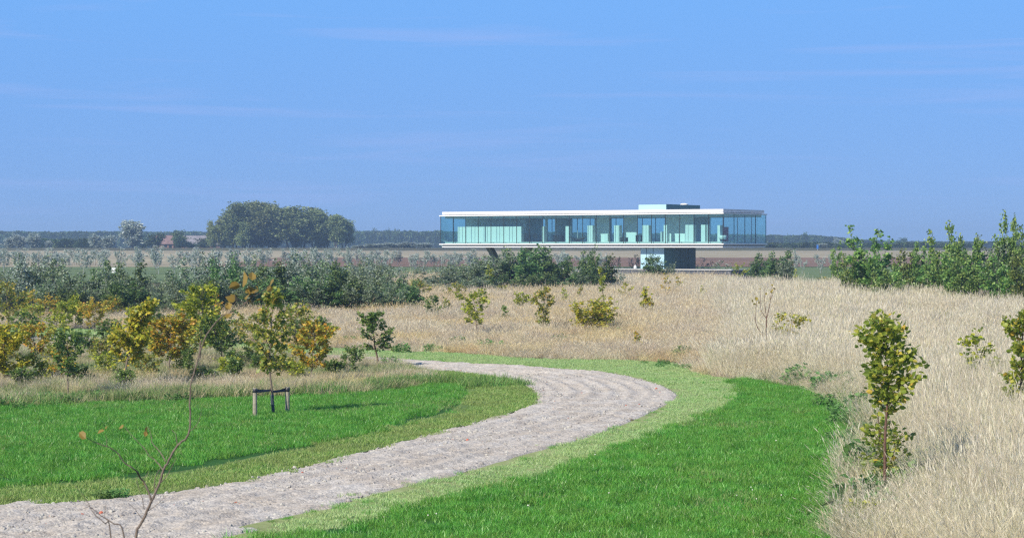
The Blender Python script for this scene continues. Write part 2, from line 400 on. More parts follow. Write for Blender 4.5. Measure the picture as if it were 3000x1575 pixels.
path_out = smooth_line(np.vstack([path_out[0] + _ext * 9, path_out, path_out[-1] + [-22, 6]]))
PATH = np.vstack([path_in, path_out[::-1]])
strip_far = plan([(150, 962), (414, 981), (700, 1002), (980, 1021), (1250, 1032), (1396, 1040), (1541, 1051), (1687, 1055), (1832, 1057), (1949, 1063), (1995, 1073), (2059, 1096), (2137, 1116)])
strip_near = plan([(2137, 1116), (2160, 1151), (2145, 1182), (2082, 1217), (2005, 1244), (1888, 1287), (1772, 1330), (1655, 1368), (1500, 1412), (1360, 1450), (1166, 1496), (1010, 1539), (894, 1562), (820, 1575)])
strip_near = np.vstack([strip_near, strip_near[-1] + _ext * 9])
strip_out = smooth_line(np.vstack([strip_far[0] + [-22, 6], strip_far, strip_near[1:]]), 4)
STRIP = np.vstack([strip_out, path_out])              # outer mown strip, between path and lawn
lawn_top = plan([(0, 1195), (175, 1188), (384, 1181), (700, 1168), (855, 1163), (972, 1161), (1088, 1153), (1243, 1131), (1330, 1128), (1364, 1139)])
lawn_low = plan([(1364, 1139), (1356, 1170), (1321, 1201), (1220, 1232), (1108, 1267), (972, 1298), (855, 1318), (769, 1332), (629, 1363), (419, 1395), (210, 1419), (0, 1433)])
lawn_edge = smooth_line(np.vstack([lawn_top[0] + [-14, -4], lawn_top, lawn_low[1:], lawn_low[-1] + _ext * 14]), 4)
LAWN_IN = lawn_edge
rough_low = smooth_line(np.vstack([lawn_top[0] + [-14, -4], lawn_top[:-1]]), 4)
tip = plan([(1300, 1122), (1250, 1100), (1205, 1080)])
ROUGH = np.vstack([rough_low, tip, path_in[np.argmin(np.hypot(*(path_in - tip[-1]).T)):]])
bend = int(np.argmin(np.hypot(*(path_in - tip[-1]).T)))
STRIP_IN = np.vstack([path_in[:bend], tip[::-1], lawn_edge[4 * len(lawn_top) - 6:]])
lawn_right = plan([(2137, 1112), (2218, 1112), (2313, 1131), (2393, 1147), (2440, 1168), (2500, 1190), (2535, 1230), (2540, 1309), (2520, 1440), (2491, 1575)])
lawn_right = smooth_line(np.vstack([lawn_right, lawn_right[-1] + [-.6, -8]]), 4)
near_dark = smooth_line(strip_near, 4)
LAWN_OUT = np.vstack([lawn_right, near_dark[::-1]])
ALLMOWN = [PATH, STRIP, LAWN_IN, STRIP_IN, LAWN_OUT]

# ------------------------------------------------------------------ ground sheets
def sheet(name, poly, z, mat):
    me = bpy.data.meshes.new(name)
    v = [(x, y, z + float(ground_z(y))) for x, y in poly]
    from mathutils.geometry import tessellate_polygon
    tri = tessellate_polygon([[Vector((p[0], p[1], 0)) for p in v]])
    me.from_pydata(v, [], [tuple(t) for t in tri]); me.materials.append(mat); me.update()
    for p in me.polygons:
        if p.normal.z < 0: p.flip()
    o = link(name, me); o['kind'] = 'structure'; return o

ys = np.unique(np.concatenate([np.arange(-80, 24, 2.), np.arange(24, 300, 12.), _TY, np.arange(300, 700, 10.), np.arange(700, 2601, 100.)]))
xs = np.array([-1500, -800, -400, -200, -100, -50, -25, -12, 0, 12, 25, 50, 100, 200, 400, 800, 1500.])
gx, gy = np.meshgrid(xs, ys)
gz = ground_z(gy) - .012
b = MB(); nx = len(xs); i = np.arange(len(ys) - 1)[:, None] * nx + np.arange(nx - 1)[None, :]
b.add(np.stack([gx, gy, gz], -1).reshape(-1, 3), np.stack([i, i + 1, i + nx + 1, i + nx], -1).reshape(-1, 4))
prop(b.build('ground', M_GROUND, smooth=True), kind='structure')
sheet('lawn', LAWN_OUT, .000, M_LAWN)
sheet('lawn', LAWN_IN, .000, M_LAWN)
sheet('mown_verge', STRIP, .004, M_STRIP)
sheet('mown_verge', STRIP_IN, .004, M_STRIP2)

def field(name, y0, y1, mat, dz, x0=-900, x1=900):
    ys_ = np.unique(np.concatenate([[y0, y1], _TY[(_TY > y0) & (_TY < y1)]]))
    mb = MB(); n = len(ys_)
    v = np.array([(x, y, ground_z(y) + dz) for y in ys_ for x in (x0, x1)])
    mb.add(v, [(2 * k, 2 * k + 1, 2 * k + 3, 2 * k + 2) for k in range(n - 1)])
    return prop(mb.build(name, mat), kind='structure')
field('green_field', 226, 334, M_GREENF, .05)
field('ploughed_field', 334, 446, M_PLOUGH, .10, x0=-50)
field('stubble_field', 334, 446, M_PALE, .06)
field('stubble_field', 446, 572, M_PALE, .06)
field('dike', 572.2, 640, M_DIKE, .06)

# gravel path with ruts and lumps
def make_path():
    c = .075
    x0, y0 = -13, 20; x1, y1 = 5.2, 80
    X = np.arange(x0, x1, c); Y = np.arange(y0, y1, c)
    gx, gy = np.meshgrid(X, Y); P = np.stack([gx.ravel(), gy.ravel()], 1)
    d_out = dist(P, path_out); d_in = dist(P, path_in)
    ins = inside(P, PATH); d = np.minimum(d_in, d_out) * np.where(ins, 1, -1)
    wob = (vnoise(P[:, 0], P[:, 1], .9, 3) - .5) * .5
    keep = d + wob * .4 > -.22
    z = .012 + .05 * (vnoise(P[:, 0], P[:, 1], .22, 2) - .5) + .05 * (vnoise(P[:, 0] + 40, P[:, 1], 1.1, 2) - .5)
    ph = 2 * math.pi * d_out / .52 + 1.3 * vnoise(P[:, 0], P[:, 1] + 9, 5, 2)
    z += (.055 * np.abs(np.sin(ph * .5)) ** 3 - .015) * (.1 + 1.1 * vnoise(P[:, 0], P[:, 1], 2.6, 3)) * np.clip((d - .1) / .5, 0, 1) + .014 * (RNG.random(len(P)) - .5)
    z = np.clip(z + .02, .010, None) - np.clip(.10 - d - wob * .5, 0, .4) * .45
    K = keep.reshape(gx.shape); cell = K[:-1, :-1] & K[1:, :-1] & K[:-1, 1:] & K[1:, 1:]
    nx = len(X); ii, jj = np.nonzero(cell); a = ii * nx + jj
    f = np.stack([a, a + 1, a + nx + 1, a + nx], 1)
    used, inv = np.unique(f.ravel(), return_inverse=True)
    mb = MB(); mb.add(np.column_stack([P, z])[used], inv.reshape(-1, 4))
    return prop(mb.build('gravel_path', M_GRAVEL, smooth=False), kind='structure'), P[keep & (d > .05)]
gpath, path_pts = make_path()
field_tail = np.vstack([path_in[path_in[:, 0] < -12], path_out[path_out[:, 0] < -12][::-1]])
if len(field_tail) > 3: prop(sheet('gravel_path', field_tail, .010, M_GRAVEL), kind='structure')

# ------------------------------------------------------------------ scattering of uncountable stuff
def blades(rng, n, spread, h0, h1, w, lean=.35, curl=.25, heads=0.0, head_w=.02, head_l=.14):
    mb = MB()
    ang = rng.random(n) * 2 * math.pi; rr = spread * np.sqrt(rng.random(n)); bx, by = rr * np.cos(ang), rr * np.sin(ang)
    h = h0 + (h1 - h0) * rng.random(n); la = rng.random(n) * 2 * math.pi; le = lean * rng.random(n) * h; cu = curl * rng.random(n) * h
    wa = rng.random(n) * 2 * math.pi; wx, wy = np.cos(wa) * w * .5, np.sin(wa) * w * .5
    dx, dy = np.cos(la), np.sin(la)
    def ring(t, k):
        o = le * t + cu * t * t
        return np.stack([bx + dx * o, by + dy * o, h * t * (1 - .12 * t * curl)], 1)
    p0, p1, p2 = ring(0, 1), ring(.55, 1), ring(1.0, 0)
    W = np.stack([wx, wy, np.zeros(n)], 1)
    v = np.stack([p0 - W, p0 + W, p1 + W * .8, p1 - W * .8, p2], 1).reshape(-1, 3)
    k = np.arange(n)[:, None] * 5
    base = mb.n
    mb.add(v, k + np.array([[0, 1, 2, 3]]))
    mb.f.append(base + k + np.array([[3, 2, 4]])); mb.m.append(np.zeros(n, np.int32))
    if heads > 0:
        s = np.nonzero(rng.random(n) < heads)[0]; m = len(s)
        d = p2[s] - p1[s]; d /= np.linalg.norm(d, axis=1)[:, None]
        a = wa[s]; side = np.stack([np.cos(a), np.sin(a), np.zeros(m)], 1) * head_w * .5
        L = head_l * (.6 + .8 * rng.random(m))[:, None]
        b0 = p2[s] - d * L * .55
        v = np.stack([b0, b0 + d * L * .45 + side, b0 + d * L, b0 + d * L * .45 - side], 1).reshape(-1, 3)
        mb.add(v, np.arange(m)[:, None] * 4 + np.array([[0, 1, 2, 3]]))
    return mb

LEAF2 = (np.array([(0, 0, 0), (.5, .45, .12), (0, 1, 0), (-.5, .45, .12)]), np.array([(0, 1, 2), (0, 2, 3)]))
LEAF6 = (np.array([(0, 0, 0), (.42, .22, .08), (.46, .62, .10), (0, 1.05, -.06), (-.46, .62, .10), (-.42, .22, .08), (0, .5, -.03)]),
         np.array([(0, 1, 6), (1, 2, 6), (2, 3, 6), (3, 4, 6), (4, 5, 6), (5, 0, 6)]))
LEAFLOBE = (np.array([(0, 0, 0), (.30, .25, .06), (.18, .38, .02), (.48, .62, .08), (.20, .72, .02), (0, 1.05, -.08), (-.20, .72, .02), (-.48, .62, .08), (-.18, .38, .02), (-.30, .25, .06)]),
            np.array([(0, 1, 2), (0, 2, 8), (0, 8, 9), (2, 3, 4), (8, 2, 4), (8, 4, 6), (6, 7, 8), (4, 5, 6)]))

def leaves(mb, rng, P, D, size, tmpl, droop=.25, mi=0, flat=.5, width=1.0):
    """a leaf at each point, growing along D; random roll, flat = how much the blade faces up"""
    n = len(P)
    if n == 0: return
    tv, tf = tmpl
    y = D + rng.normal(0, .45, (n, 3)); y[:, 2] -= droop; y /= np.linalg.norm(y, axis=1)[:, None] + 1e-9
    up = rng.normal(0, 1, (n, 3)) * (1 - flat); up[:, 2] += flat
    x = np.cross(y, up); x /= np.linalg.norm(x, axis=1)[:, None] + 1e-9
    z = np.cross(x, y)
    s = size * (.65 + .7 * rng.random(n)); s = s[:, None, None]
    v = P[:, None, :] + s * (tv[None, :, 0, None] * width * x[:, None, :] + tv[None, :, 1, None] * y[:, None, :] + tv[None, :, 2, None] * z[:, None, :])
    mb.add(v.reshape(-1, 3), (np.arange(n)[:, None, None] * len(tv) + tf[None]).reshape(-1, tf.shape[1]), mi)

_src_n = 0
def source_collection(name, meshes):
    c = bpy.data.collections.new(name)
    for k, me in enumerate(meshes):
        c.objects.link(bpy.data.objects.new('%s_%02d' % (name, k), me))
    return c

def scatter(name, pts, scl, coll, nsrc, rng, tilt=.0, rz=None, label=None, cat=None):
    n = len(pts)
    me = bpy.data.meshes.new(name)
    me.vertices.add(n); me.vertices.foreach_set('co', np.asarray(pts, np.float32).ravel())
    rot = np.zeros((n, 3), np.float32); rot[:, 2] = rng.random(n) * 6.283 if rz is None else rz
    if tilt: rot[:, :2] = rng.normal(0, tilt, (n, 2))
    a = me.attributes.new('rot', 'FLOAT_VECTOR', 'POINT'); a.data.foreach_set('vector', rot.ravel())
    s = np.asarray(scl, np.float32)
    if s.ndim == 1: s = np.repeat(s[:, None], 3, 1)
    a = me.attributes.new('scl', 'FLOAT_VECTOR', 'POINT'); a.data.foreach_set('vector', np.ascontiguousarray(s, np.float32).ravel())
    a = me.attributes.new('idx', 'INT', 'POINT'); a.data.foreach_set('value', rng.integers(0, nsrc, n).astype(np.int32))
    o = link(name, me)
    ng = bpy.data.node_groups.new(name, 'GeometryNodeTree')
    ng.interface.new_socket('Geometry', in_out='INPUT', socket_type='NodeSocketGeometry')
    ng.interface.new_socket('Geometry', in_out='OUTPUT', socket_type='NodeSocketGeometry')
    N, L = ng.nodes, ng.links
    gi, go = N.new('NodeGroupInput'), N.new('NodeGroupOutput')
    ci = N.new('GeometryNodeCollectionInfo'); ci.inputs['Collection'].default_value = coll
    ci.inputs['Separate Children'].default_value = True; ci.inputs['Reset Children'].default_value = True
    ip = N.new('GeometryNodeInstanceOnPoints'); ip.inputs['Pick Instance'].default_value = True
    def attr(nm, ty):
        q = N.new('GeometryNodeInputNamedAttribute'); q.data_type = ty; q.inputs['Name'].default_value = nm
        return [s_ for s_ in q.outputs if s_.enabled and s_.name == 'Attribute'][0]
    L.new(gi.outputs[0], ip.inputs['Points']); L.new(ci.outputs[0], ip.inputs['Instance'])
    L.new(attr('idx', 'INT'), ip.inputs['Instance Index']); L.new(attr('rot', 'FLOAT_VECTOR'), ip.inputs['Rotation']); L.new(attr('scl', 'FLOAT_VECTOR'), ip.inputs['Scale'])
    L.new(ip.outputs[0], go.inputs[0])
    md = o.modifiers.new('scatter', 'NODES'); md.node_group = ng
    prop(o, label, cat, None, 'stuff')
    return o

def in_view(P, m=3.0, top=0):
    """inside the view wedge with a margin for other viewpoints and for shadows"""
    y = P[:, 1]; half = 1500 / F * y
    near = (EYE - 1.3) * F / 853.0
    return (np.abs(P[:, 0]) < half + m) & (y > near - m)

def sample(n, x0, x1, y0, y1, rng):
    return np.column_stack([x0 + (x1 - x0) * rng.random(n), y0 + (y1 - y0) * rng.random(n)])
def sample_wedge(density, y0, y1, rng, m=3.0):
    """even density over the view wedge"""
    w1 = 1500 / F * y1 + m; n = int(density * 2 * w1 * (y1 - y0))
    P = sample(n, -w1, w1, y0, y1, rng)
    return P[in_view(P, m)]
def on(P, dz=0.0): return np.column_stack([P, ground_z(P[:, 1]) + dz])

# ------------------------------------------------------------------ grasses (uncountable)
g_ = np.random.default_rng(11)
def tufts(name, mat, count, **kw):
    return source_collection(name, [blades(np.random.default_rng(100 + k + len(name)), **kw).mesh('%s_%d' % (name, k), mat) for k in range(count)])

C_LAWN = tufts('lawn_tuft', F_LAWN, 4, n=80, spread=.20, h0=.05, h1=.13, w=.009, lean=.7, curl=.6)
C_LAWND = tufts('thin_tuft', F_LAWNDRY, 3, n=40, spread=.22, h0=.03, h1=.10, w=.009, lean=.9, curl=.6)
C_STRIP = tufts('mown_tuft', F_STRIP, 3, n=90, spread=.20, h0=.02, h1=.05, w=.009, lean=.9, curl=.5)
C_STRIP2 = tufts('verge_tuft', F_STRIP2, 3, n=90, spread=.20, h0=.025, h1=.075, w=.009, lean=.9, curl=.5)
C_ROUGH = tufts('rough_tuft', F_ROUGH, 4, n=90, spread=.30, h0=.12, h1=.42, w=.011, lean=.6, curl=.7)
C_DRY = tufts('dry_tuft', F_DRY, 5, n=130, spread=.36, h0=.25, h1=.85, w=.009, lean=.55, curl=.55, heads=.45, head_w=.017, head_l=.16)
C_PALEN = tufts('near_pale_tuft', F_DRYPALE, 6, n=190, spread=.40, h0=.30, h1=1.35, w=.0055, lean=.36, curl=.38, heads=.35, head_w=.011, head_l=.15)
C_PALE = tufts('pale_tuft', F_DRYPALE, 5, n=130, spread=.36, h0=.45, h1=1.25, w=.009, lean=.34, curl=.38, heads=.5, head_w=.018, head_l=.19)

def lawn_scatter(name, poly, coll, ns, dens, label, cat, edge=None, thin=0.0):
    lo, hi = poly.min(0), poly.max(0); lo[0] = max(lo[0], -26); lo[1] = max(lo[1], 17)
    P = sample(int(dens * (hi[0] - lo[0]) * (hi[1] - lo[1])), lo[0], hi[0], lo[1], hi[1], g_)
    P = P[in_view(P, 2.0)]
    wv = np.stack([vnoise(P[:, 0], P[:, 1], .7, 3), vnoise(P[:, 0] + 50, P[:, 1], .7, 3)], 1) - .5
    P = P[inside(P + wv * .75, poly)]
    if edge is not None:                                   # bare scuffed soil along the edge
        d = dist(P, edge); nz_ = vnoise(P[:, 0], P[:, 1], 1.6, 2)
        P = P[~((d < .42 * np.clip(nz_ * 2.6 - .9, 0, 1)))]
    sc = .75 + .5 * vnoise(P[:, 0], P[:, 1], 1.2, 2) + .15 * g_.random(len(P))
    return scatter(name, on(P), sc, coll, ns, g_, .12, label=label, cat=cat)

E_low = smooth_line(lawn_low, 4)
lawn_scatter('grass', LAWN_OUT, C_LAWN, 4, 26, 'lush dark green lawn grass outside the bend of the path', 'grass')
lawn_scatter('grass', LAWN_IN, C_LAWN, 4, 24, 'lush green lawn grass inside the bend around the staked tree', 'grass', edge=E_low)
P = sample(9000, -16, 9, 26, 60, g_); P = P[(inside(P, LAWN_OUT) | inside(P, LAWN_IN)) & in_view(P, 2)]; P = P[vnoise(P[:, 0] + 5, P[:, 1], 1.7, 3) > .62]
scatter('grass', on(P, .015), .9 + .5 * g_.random(len(P)), C_LAWND, 3, g_, .1, label='thin yellowish patches within the lush lawns', cat='grass')
lawn_scatter('grass', STRIP, C_STRIP, 3, 26, 'pale close-mown grass strip on the outer side of the path', 'grass', edge=path_out)
P = sample(5000, -14, 9, 24, 82, g_); P = P[inside(P, STRIP) & in_view(P, 1)]; d_ = np.minimum(dist(P, strip_out), dist(P, path_out) * 1.4); P = P[(vnoise(P[:, 0] + 9, P[:, 1], .9, 3) + .35 * np.exp(-d_ / .5)) > .66]
scatter('grass', on(P), .35 + .35 * g_.random(len(P)), C_LAWN, 4, g_, .15, label='darker tufts breaking up the pale mown strip', cat='grass')
lawn_scatter('grass', STRIP_IN, C_STRIP2, 3, 26, 'olive close-mown grass strip on the inner side of the path', 'grass', edge=E_low)

# rough grass among the autumn saplings
P = sample(16000, -30, 3, 48, 84, g_); P = P[in_view(P, 2)]; P = P[inside(P, ROUGH)]
edge_d = dist(P, rough_low)
P = P[g_.random(len(P)) < np.clip(.45 + .8 * vnoise(P[:, 0], P[:, 1], 2.0, 2), 0, 1)]
scatter('grass', on(P), .55 + .9 * vnoise(P[:, 0], P[:, 1], 3.0, 2) * g_.random(len(P)), C_ROUGH, 4, g_, .1,
        label='rough green and straw grass under the autumn saplings', cat='grass')
P = sample(5200, -30, 3, 50, 84, g_); P = P[in_view(P, 2)]; P = P[inside(P, ROUGH) & (dist(P, rough_low) > 1.0)]
P = P[vnoise(P[:, 0] + 7, P[:, 1], 3.2, 2) > .47]
scatter('dry_grass', on(P), .34 + .28 * g_.random(len(P)), C_DRY, 5, g_, .2, label='straw coloured grass patches between the autumn saplings', cat='dry grass')

P = sample(9000, -30, 3, 46, 66, g_); P = P[in_view(P, 2)]; d_ = dist(P, rough_low); P = P[(d_ < 2.6 * vnoise(P[:, 0], P[:, 1], 2.2, 2) + .2) & ~inside(P, LAWN_IN)]
C_GREENR = tufts('green_tuft', foliage('green_rough_blades', [(.09, .22, .04), (.15, .31, .06), (.24, .38, .10), (.38, .44, .17)], trans=.35, objvar=.15), 4, n=80, spread=.26, h0=.08, h1=.32, w=.012, lean=.7, curl=.7)
scatter('grass', on(P), .6 + .8 * g_.random(len(P)), C_GREENR, 4, g_, .15, label='fresh green fringe between the inner lawn and the straw grass', cat='grass')
# the big dry meadow beyond the path, back to the house
P = sample_wedge(5.0, 60, 206, g_, 3)
ok = np.ones(len(P), bool)
for q in ALLMOWN + [ROUGH]: ok &= ~inside(P, q)
ok &= ~((P[:, 1] < 90) & (P[:, 0] < 8) & (P[:, 1] < np.interp(P[:, 0], strip_out[:60, 0], strip_out[:60, 1])))
side = P[:, 0] - (6.2 + (P[:, 1] - 60) * .105)              # > 0: the pale reed grass on the right
ok &= side < 2.5 * (vnoise(P[:, 0], P[:, 1], 6, 2) - .5) + 0
ok &= ~((P[:, 0] < np.interp(P[:, 1], [115, 150, 206], [-6, -9, -12])) & (P[:, 1] > 119)) & (P[:, 1] < np.interp(P[:, 0], [-12, 8, 20, 24], [206, 206, 208, 200]))
P = P[ok]; P = P[g_.random(len(P)) < np.clip(95 / P[:, 1], .55, 1) * np.clip(.30 + 1.5 * vnoise(P[:, 0] + 77, P[:, 1], 1.8, 2), 0, 1)]
hh = .42 + .80 * vnoise(P[:, 0], P[:, 1], 5, 3) ** 1.2 + .65 * vnoise(P[:, 0] + 31, P[:, 1], 1.4, 2) - .25 + .45 * np.clip((P[:, 1] - 120) / 80, 0, 1) + .30 * np.clip((P[:, 1] - 185) / 20, 0, 1) + .30 * g_.random(len(P)) ** 2
hh *= np.clip(.40 + dist(P, strip_out) / 34, .40, 1)
scatter('dry_grass', on(P), np.column_stack([np.full(len(P), 1.) * (1 + np.clip((P[:, 1] - 90) / 160, 0, .6))] * 2 + [hh]), C_DRY, 5, g_, .17,
        label='wide meadow of tall straw coloured grass between path and glass house', cat='dry grass')
# pale tall grass on the right
P = sample_wedge(9.0, 24, 150, g_, 3)
side = P[:, 0] - np.interp(P[:, 1], [20, 60, 160], [2.0, 6.2, 16.7])
ok = (side > 2.5 * (vnoise(P[:, 0], P[:, 1], 6, 2) - .5)) & (P[:, 0] > 0)
for q in ALLMOWN: ok &= ~inside(P, q)
P = P[ok]; P = P[g_.random(len(P)) < np.clip(70 / P[:, 1], .5, 1)]
de = dist(P, lawn_right)
hh = (.30 + .75 * vnoise(P[:, 0], P[:, 1], 3.2, 3) + .30 * vnoise(P[:, 0] + 11, P[:, 1], .9, 2) + .30 * g_.random(len(P)) ** 2 + .35 * np.clip((P[:, 1] - 70) / 60, 0, 1)) * np.clip(.32 + de / 3.0, 0, 1) * np.interp(P[:, 1], [30, 50, 75, 110], [1.0, .95, .74, 1.05])
nr = P[:, 1] < 64
scatter('reed_grass', on(P[~nr]), np.column_stack([np.full((~nr).sum(), 1.)] * 2 + [hh[~nr]]), C_PALE, 5, g_, .12, label='tall pale grass on the right running back to the thicket', cat='dry grass')
scatter('reed_grass', on(P[nr]), np.column_stack([np.full(nr.sum(), 1.)] * 2 + [hh[nr]]), C_PALEN, 6, g_, .17, label='shaggy pale grass in the near right corner', cat='dry grass')
C_STALK = tufts('stalk_tuft', F_DRYPALE, 5, n=34, spread=.45, h0=.8, h1=1.55, w=.007, lean=.14, curl=.22, heads=.85, head_w=.018, head_l=.22)
Ps = sample_wedge(2.6, 30, 205, g_, 2); sd = Ps[:, 0] - np.interp(Ps[:, 1], [20, 60, 160, 206], [2.6, 7.2, 14, -8]); okk = sd > 3 * (vnoise(Ps[:, 0], Ps[:, 1], 7, 2) - .5)
okk &= (Ps[:, 1] < np.interp(Ps[:, 0], [-12, 8, 20, 24, 40], [206, 206, 207, 150, 118])) & (vnoise(Ps[:, 0] + 13, Ps[:, 1], 4, 2) > .44)
for q in ALLMOWN: okk &= ~inside(Ps, q)
Ps = Ps[okk]; Ps = Ps[dist(Ps, lawn_right) > 1.0]
scatter('reed_grass', on(Ps), .62 + .38 * g_.random(len(Ps)), C_STALK, 5, g_, .06, label='upright feathery stalks standing out of the pale grass', cat='dry grass')
P3 = sample(900, 0, 8, 27, 56, g_); P3 = P3[inside(P3, LAWN_OUT)]; P3 = P3[g_.random(len(P3)) < np.exp(-dist(P3, lawn_right) / .13)]
scatter('reed_grass', on(P3), np.column_stack([np.full(len(P3), .8)] * 2 + [.25 + .5 * g_.random(len(P3))]), C_PALE, 5, g_, .2, label='thin straggling pale grass at the rim of the lawn', cat='dry grass')
P2 = P[(g_.random(len(P)) < .30 + .5 * (vnoise(P[:, 0] + 3, P[:, 1], 2.5, 2) > .55)) & (P[:, 1] < 62)]
scatter('grass', on(P2), .9 + .8 * g_.random(len(P2)), C_ROUGH, 4, g_, .15, label='green undergrowth at the foot of the tall pale grass', cat='grass')

# broad-leaved weeds
def weed_mesh(k):
    rg = np.random.default_rng(400 + k); mb = MB(); n = 130
    a = rg.random(n) * 6.283; r = .26 * np.sqrt(rg.random(n)); z = .05 + .30 * rg.random(n) * (1 - (r / .3) ** 2 * .6)
    Pn = np.stack([r * np.cos(a), r * np.sin(a), z], 1); D = np.stack([np.cos(a), np.sin(a), np.full(n, .3)], 1)
    leaves(mb, rg, Pn, D, .085, LEAF2, .2, width=.7)
    return mb.mesh('weed_%d' % k, F_WEED)
C_WEED = source_collection('weed', [weed_mesh(k) for k in range(4)])
wp = []
def weedline(pts, n, jit, s0=.6, s1=1.2):
    q = smooth_line(plan(pts), 5)
    for _ in range(n):
        a = q[g_.integers(0, len(q))]; wp.append((a[0] + g_.normal(0, jit), a[1] + g_.normal(0, jit * 2.0), s0 + (s1 - s0) * g_.random()))
weedline([(0, 1185), (175, 1180), (384, 1172), (640, 1160)], 80, .35, .35, .85)
weedline([(960, 1150), (1060, 1140), (1150, 1130), (1250, 1118)], 70, .25, .35, .8)
weedline([(2040, 1082), (2100, 1095), (2160, 1100)], 12, .25, .22, .45)
weedline([(2180, 1080), (2280, 1060), (2420, 1050)], 26, .5, .7, 1.5)
weedline([(2480, 1190), (2530, 1260), (2560, 1400)], 30, .3, .5, 1.0)
weedline([(300, 1466), (340, 1462)], 5, .12, .35, .55)
weedline([(1900, 1066), (2050, 1084)], 10, .2, .3, .55)
for x, y in [(1451, 1003), (1507, 960), (1544, 955), (1657, 985), (1797, 968), (1400, 970), (1264, 1008), (1359, 990), (1990, 1020), (2560, 1020), (2340, 920), (1180, 1010)]:
    for _ in range(2):
        p_ = px(x, y, .3); wp.append((p_[0] + g_.normal(0, .12), p_[1] + g_.normal(0, .2), .8 + .5 * g_.random()))
P = sample_wedge(.22, 62, 150, g_, 2); ok = np.ones(len(P), bool)
for q in ALLMOWN: ok &= ~inside(P, q)
P = P[ok]; P = P[vnoise(P[:, 0], P[:, 1], 9, 2) > .42]
P = P[np.minimum(dist(P, strip_out), dist(P, lawn_right)) > .8]
for x, y in P: wp.append((x, y, .5 + .7 * g_.random()))
P = sample(700, 2, 12, 27, 62, g_); P = P[~inside(P, LAWN_OUT) & in_view(P, 1)]; P = P[(P[:, 0] > np.interp(P[:, 1], [20, 60], [2.0, 6.2])) & (vnoise(P[:, 0], P[:, 1], 2.2, 2) > .52)]
for x, y in P: wp.append((x, y, .8 + 1.0 * g_.random()))
wp = np.array(wp)
scatter('weeds', on(wp[:, :2]), wp[:, 2], C_WEED, 4, g_, .1, label='leafy green weeds along the grass edges and in the meadow', cat='weeds')

# clover heads on the right lawn
mb = MB(); mb.lathe([(.0, .10), (.010, .103), (.014, .112), (.011, .122), (0, .126)], 6)
C_CLOVER = source_collection('clover', [mb.mesh('clover_0', M_CLOVER)])
P = sample(1500, -4, 8, 27, 42, g_); P = P[inside(P, LAWN_OUT) & in_view(P, 0)]
P = P[vnoise(P[:, 0], P[:, 1], 1.3, 2) > .55]; P = P[g_.random(len(P)) < .12]
scatter('clover_blossom', on(P), .6 + .4 * g_.random(len(P)), C_CLOVER, 1, g_, .1, label='tiny white clover blossoms in the lush lawn', cat='clover')

# loose stones on the path
def stone(k, mat):
    rg = np.random.default_rng(700 + k); mb = MB()
    v = np.array([(x, y, z) for x in (-1, 1) for y in (-1, 1) for z in (-1, 1)], float) * .5
    v = np.vstack([v, [(.8, 0, 0), (-.8, 0, 0), (0, .8, 0), (0, -.8, 0), (0, 0, .7), (0, 0, -.7)]]) * (1 + rg.normal(0, .16, (14, 3)))
    v *= np.array([1.0, .8, .62])
    t = []
    for c, q in ((8, (4, 5, 7, 6)), (9, (0, 2, 3, 1)), (10, (2, 6, 7, 3)), (11, (0, 1, 5, 4)), (12, (1, 3, 7, 5)), (13, (0, 4, 6, 2))):
        for i_ in range(4): t.append((q[i_], q[(i_ + 1) % 4], c))
    mb.add(v, t); return mb.mesh('stone_%d' % k, mat)
C_STONE = source_collection('stone', [stone(k, M_STONE) for k in range(7)] + [stone(9, M_STONERED)])
P = path_pts[g_.choice(len(path_pts), 52000)] + g_.normal(0, .04, (52000, 2))
P = P[(P[:, 1] > 20) & in_view(P, 2)]
P = P[g_.random(len(P)) < .35 + .65 * np.abs(np.sin(math.pi * dist(P, path_out) / .52 + .65 * vnoise(P[:, 0], P[:, 1] + 9, 5, 2))) ** 4]
sz = .014 + .05 * g_.random(len(P)) ** 6
me_idx = None
ob = scatter('gravel', on(P, .02), sz, C_STONE, 7, g_, .6, label='loose grey stones scattered over the gravel path', cat='gravel')
idx = g_.integers(0, 7, len(P)); idx[g_.random(len(P)) < .012] = 7
ob.data.attributes['idx'].data.foreach_set('value', idx.astype(np.int32))

# ================================================================== the glass house
HX, HYY, HROT = 21.6, 214.0, -math.atan2(.533, .846)
LONG, DEEP = 34.9, 10.2
NP, NS = 21, 4
house = empty('glass_house', (HX, HYY, 0), HROT)
prop(house, 'long raised glass house with white roof edge, on a blue stair core', 'house')
def xa(sx, v):
    """local x of the house where photo column sx meets the plane y = v"""
    k = (sx - CX) / F
    return -(HX + .535 * v - k * (HYY + .846 * v)) / (.846 + .533 * k)
Z_SOF, Z_FR0, Z_G0, Z_G1, Z_FR1, Z_ROOF = 3.86, 4.15, 4.27, 7.30, 7.42, 7.80
L_, D_ = LONG, DEEP
box('roof', M_FASCIA, house, -L_ + .12, -.02, .10, D_ - .35, Z_FR1 + .06, Z_ROOF)
box('roof_recess', M_GREYMETAL, house, -L_ + .35, -.2, .3, D_ - .6, Z_FR1 - .002, Z_FR1 + .062)
box('roof_frame', M_WHITE, house, -L_ - .14, .12, -.12, D_ + .12, Z_G1 + .002, Z_FR1)
box('floor_frame', M_WHITE, house, -L_ - .14, .12, -.12, D_ + .12, Z_FR0, Z_G0 - .002)
box('underside_recess', M_GREYMETAL, house, -L_ + .22, -.14, .14, D_ - .14, Z_SOF + .105, Z_FR0 + .002)
box('underside_rim', M_WHITE, house, -L_ + .14, -.06, .06, D_ - .06, Z_SOF + .004, Z_SOF + .107)
box('underside', M_SOFFIT, house, -L_ + .16, -.08, .08, D_ - .08, Z_SOF - .02, Z_SOF + .002)
box('ceiling', M_CEILIN, house, -L_ + .35, -.35, .35, D_ - .35, 7.06, Z_G1 + .001)
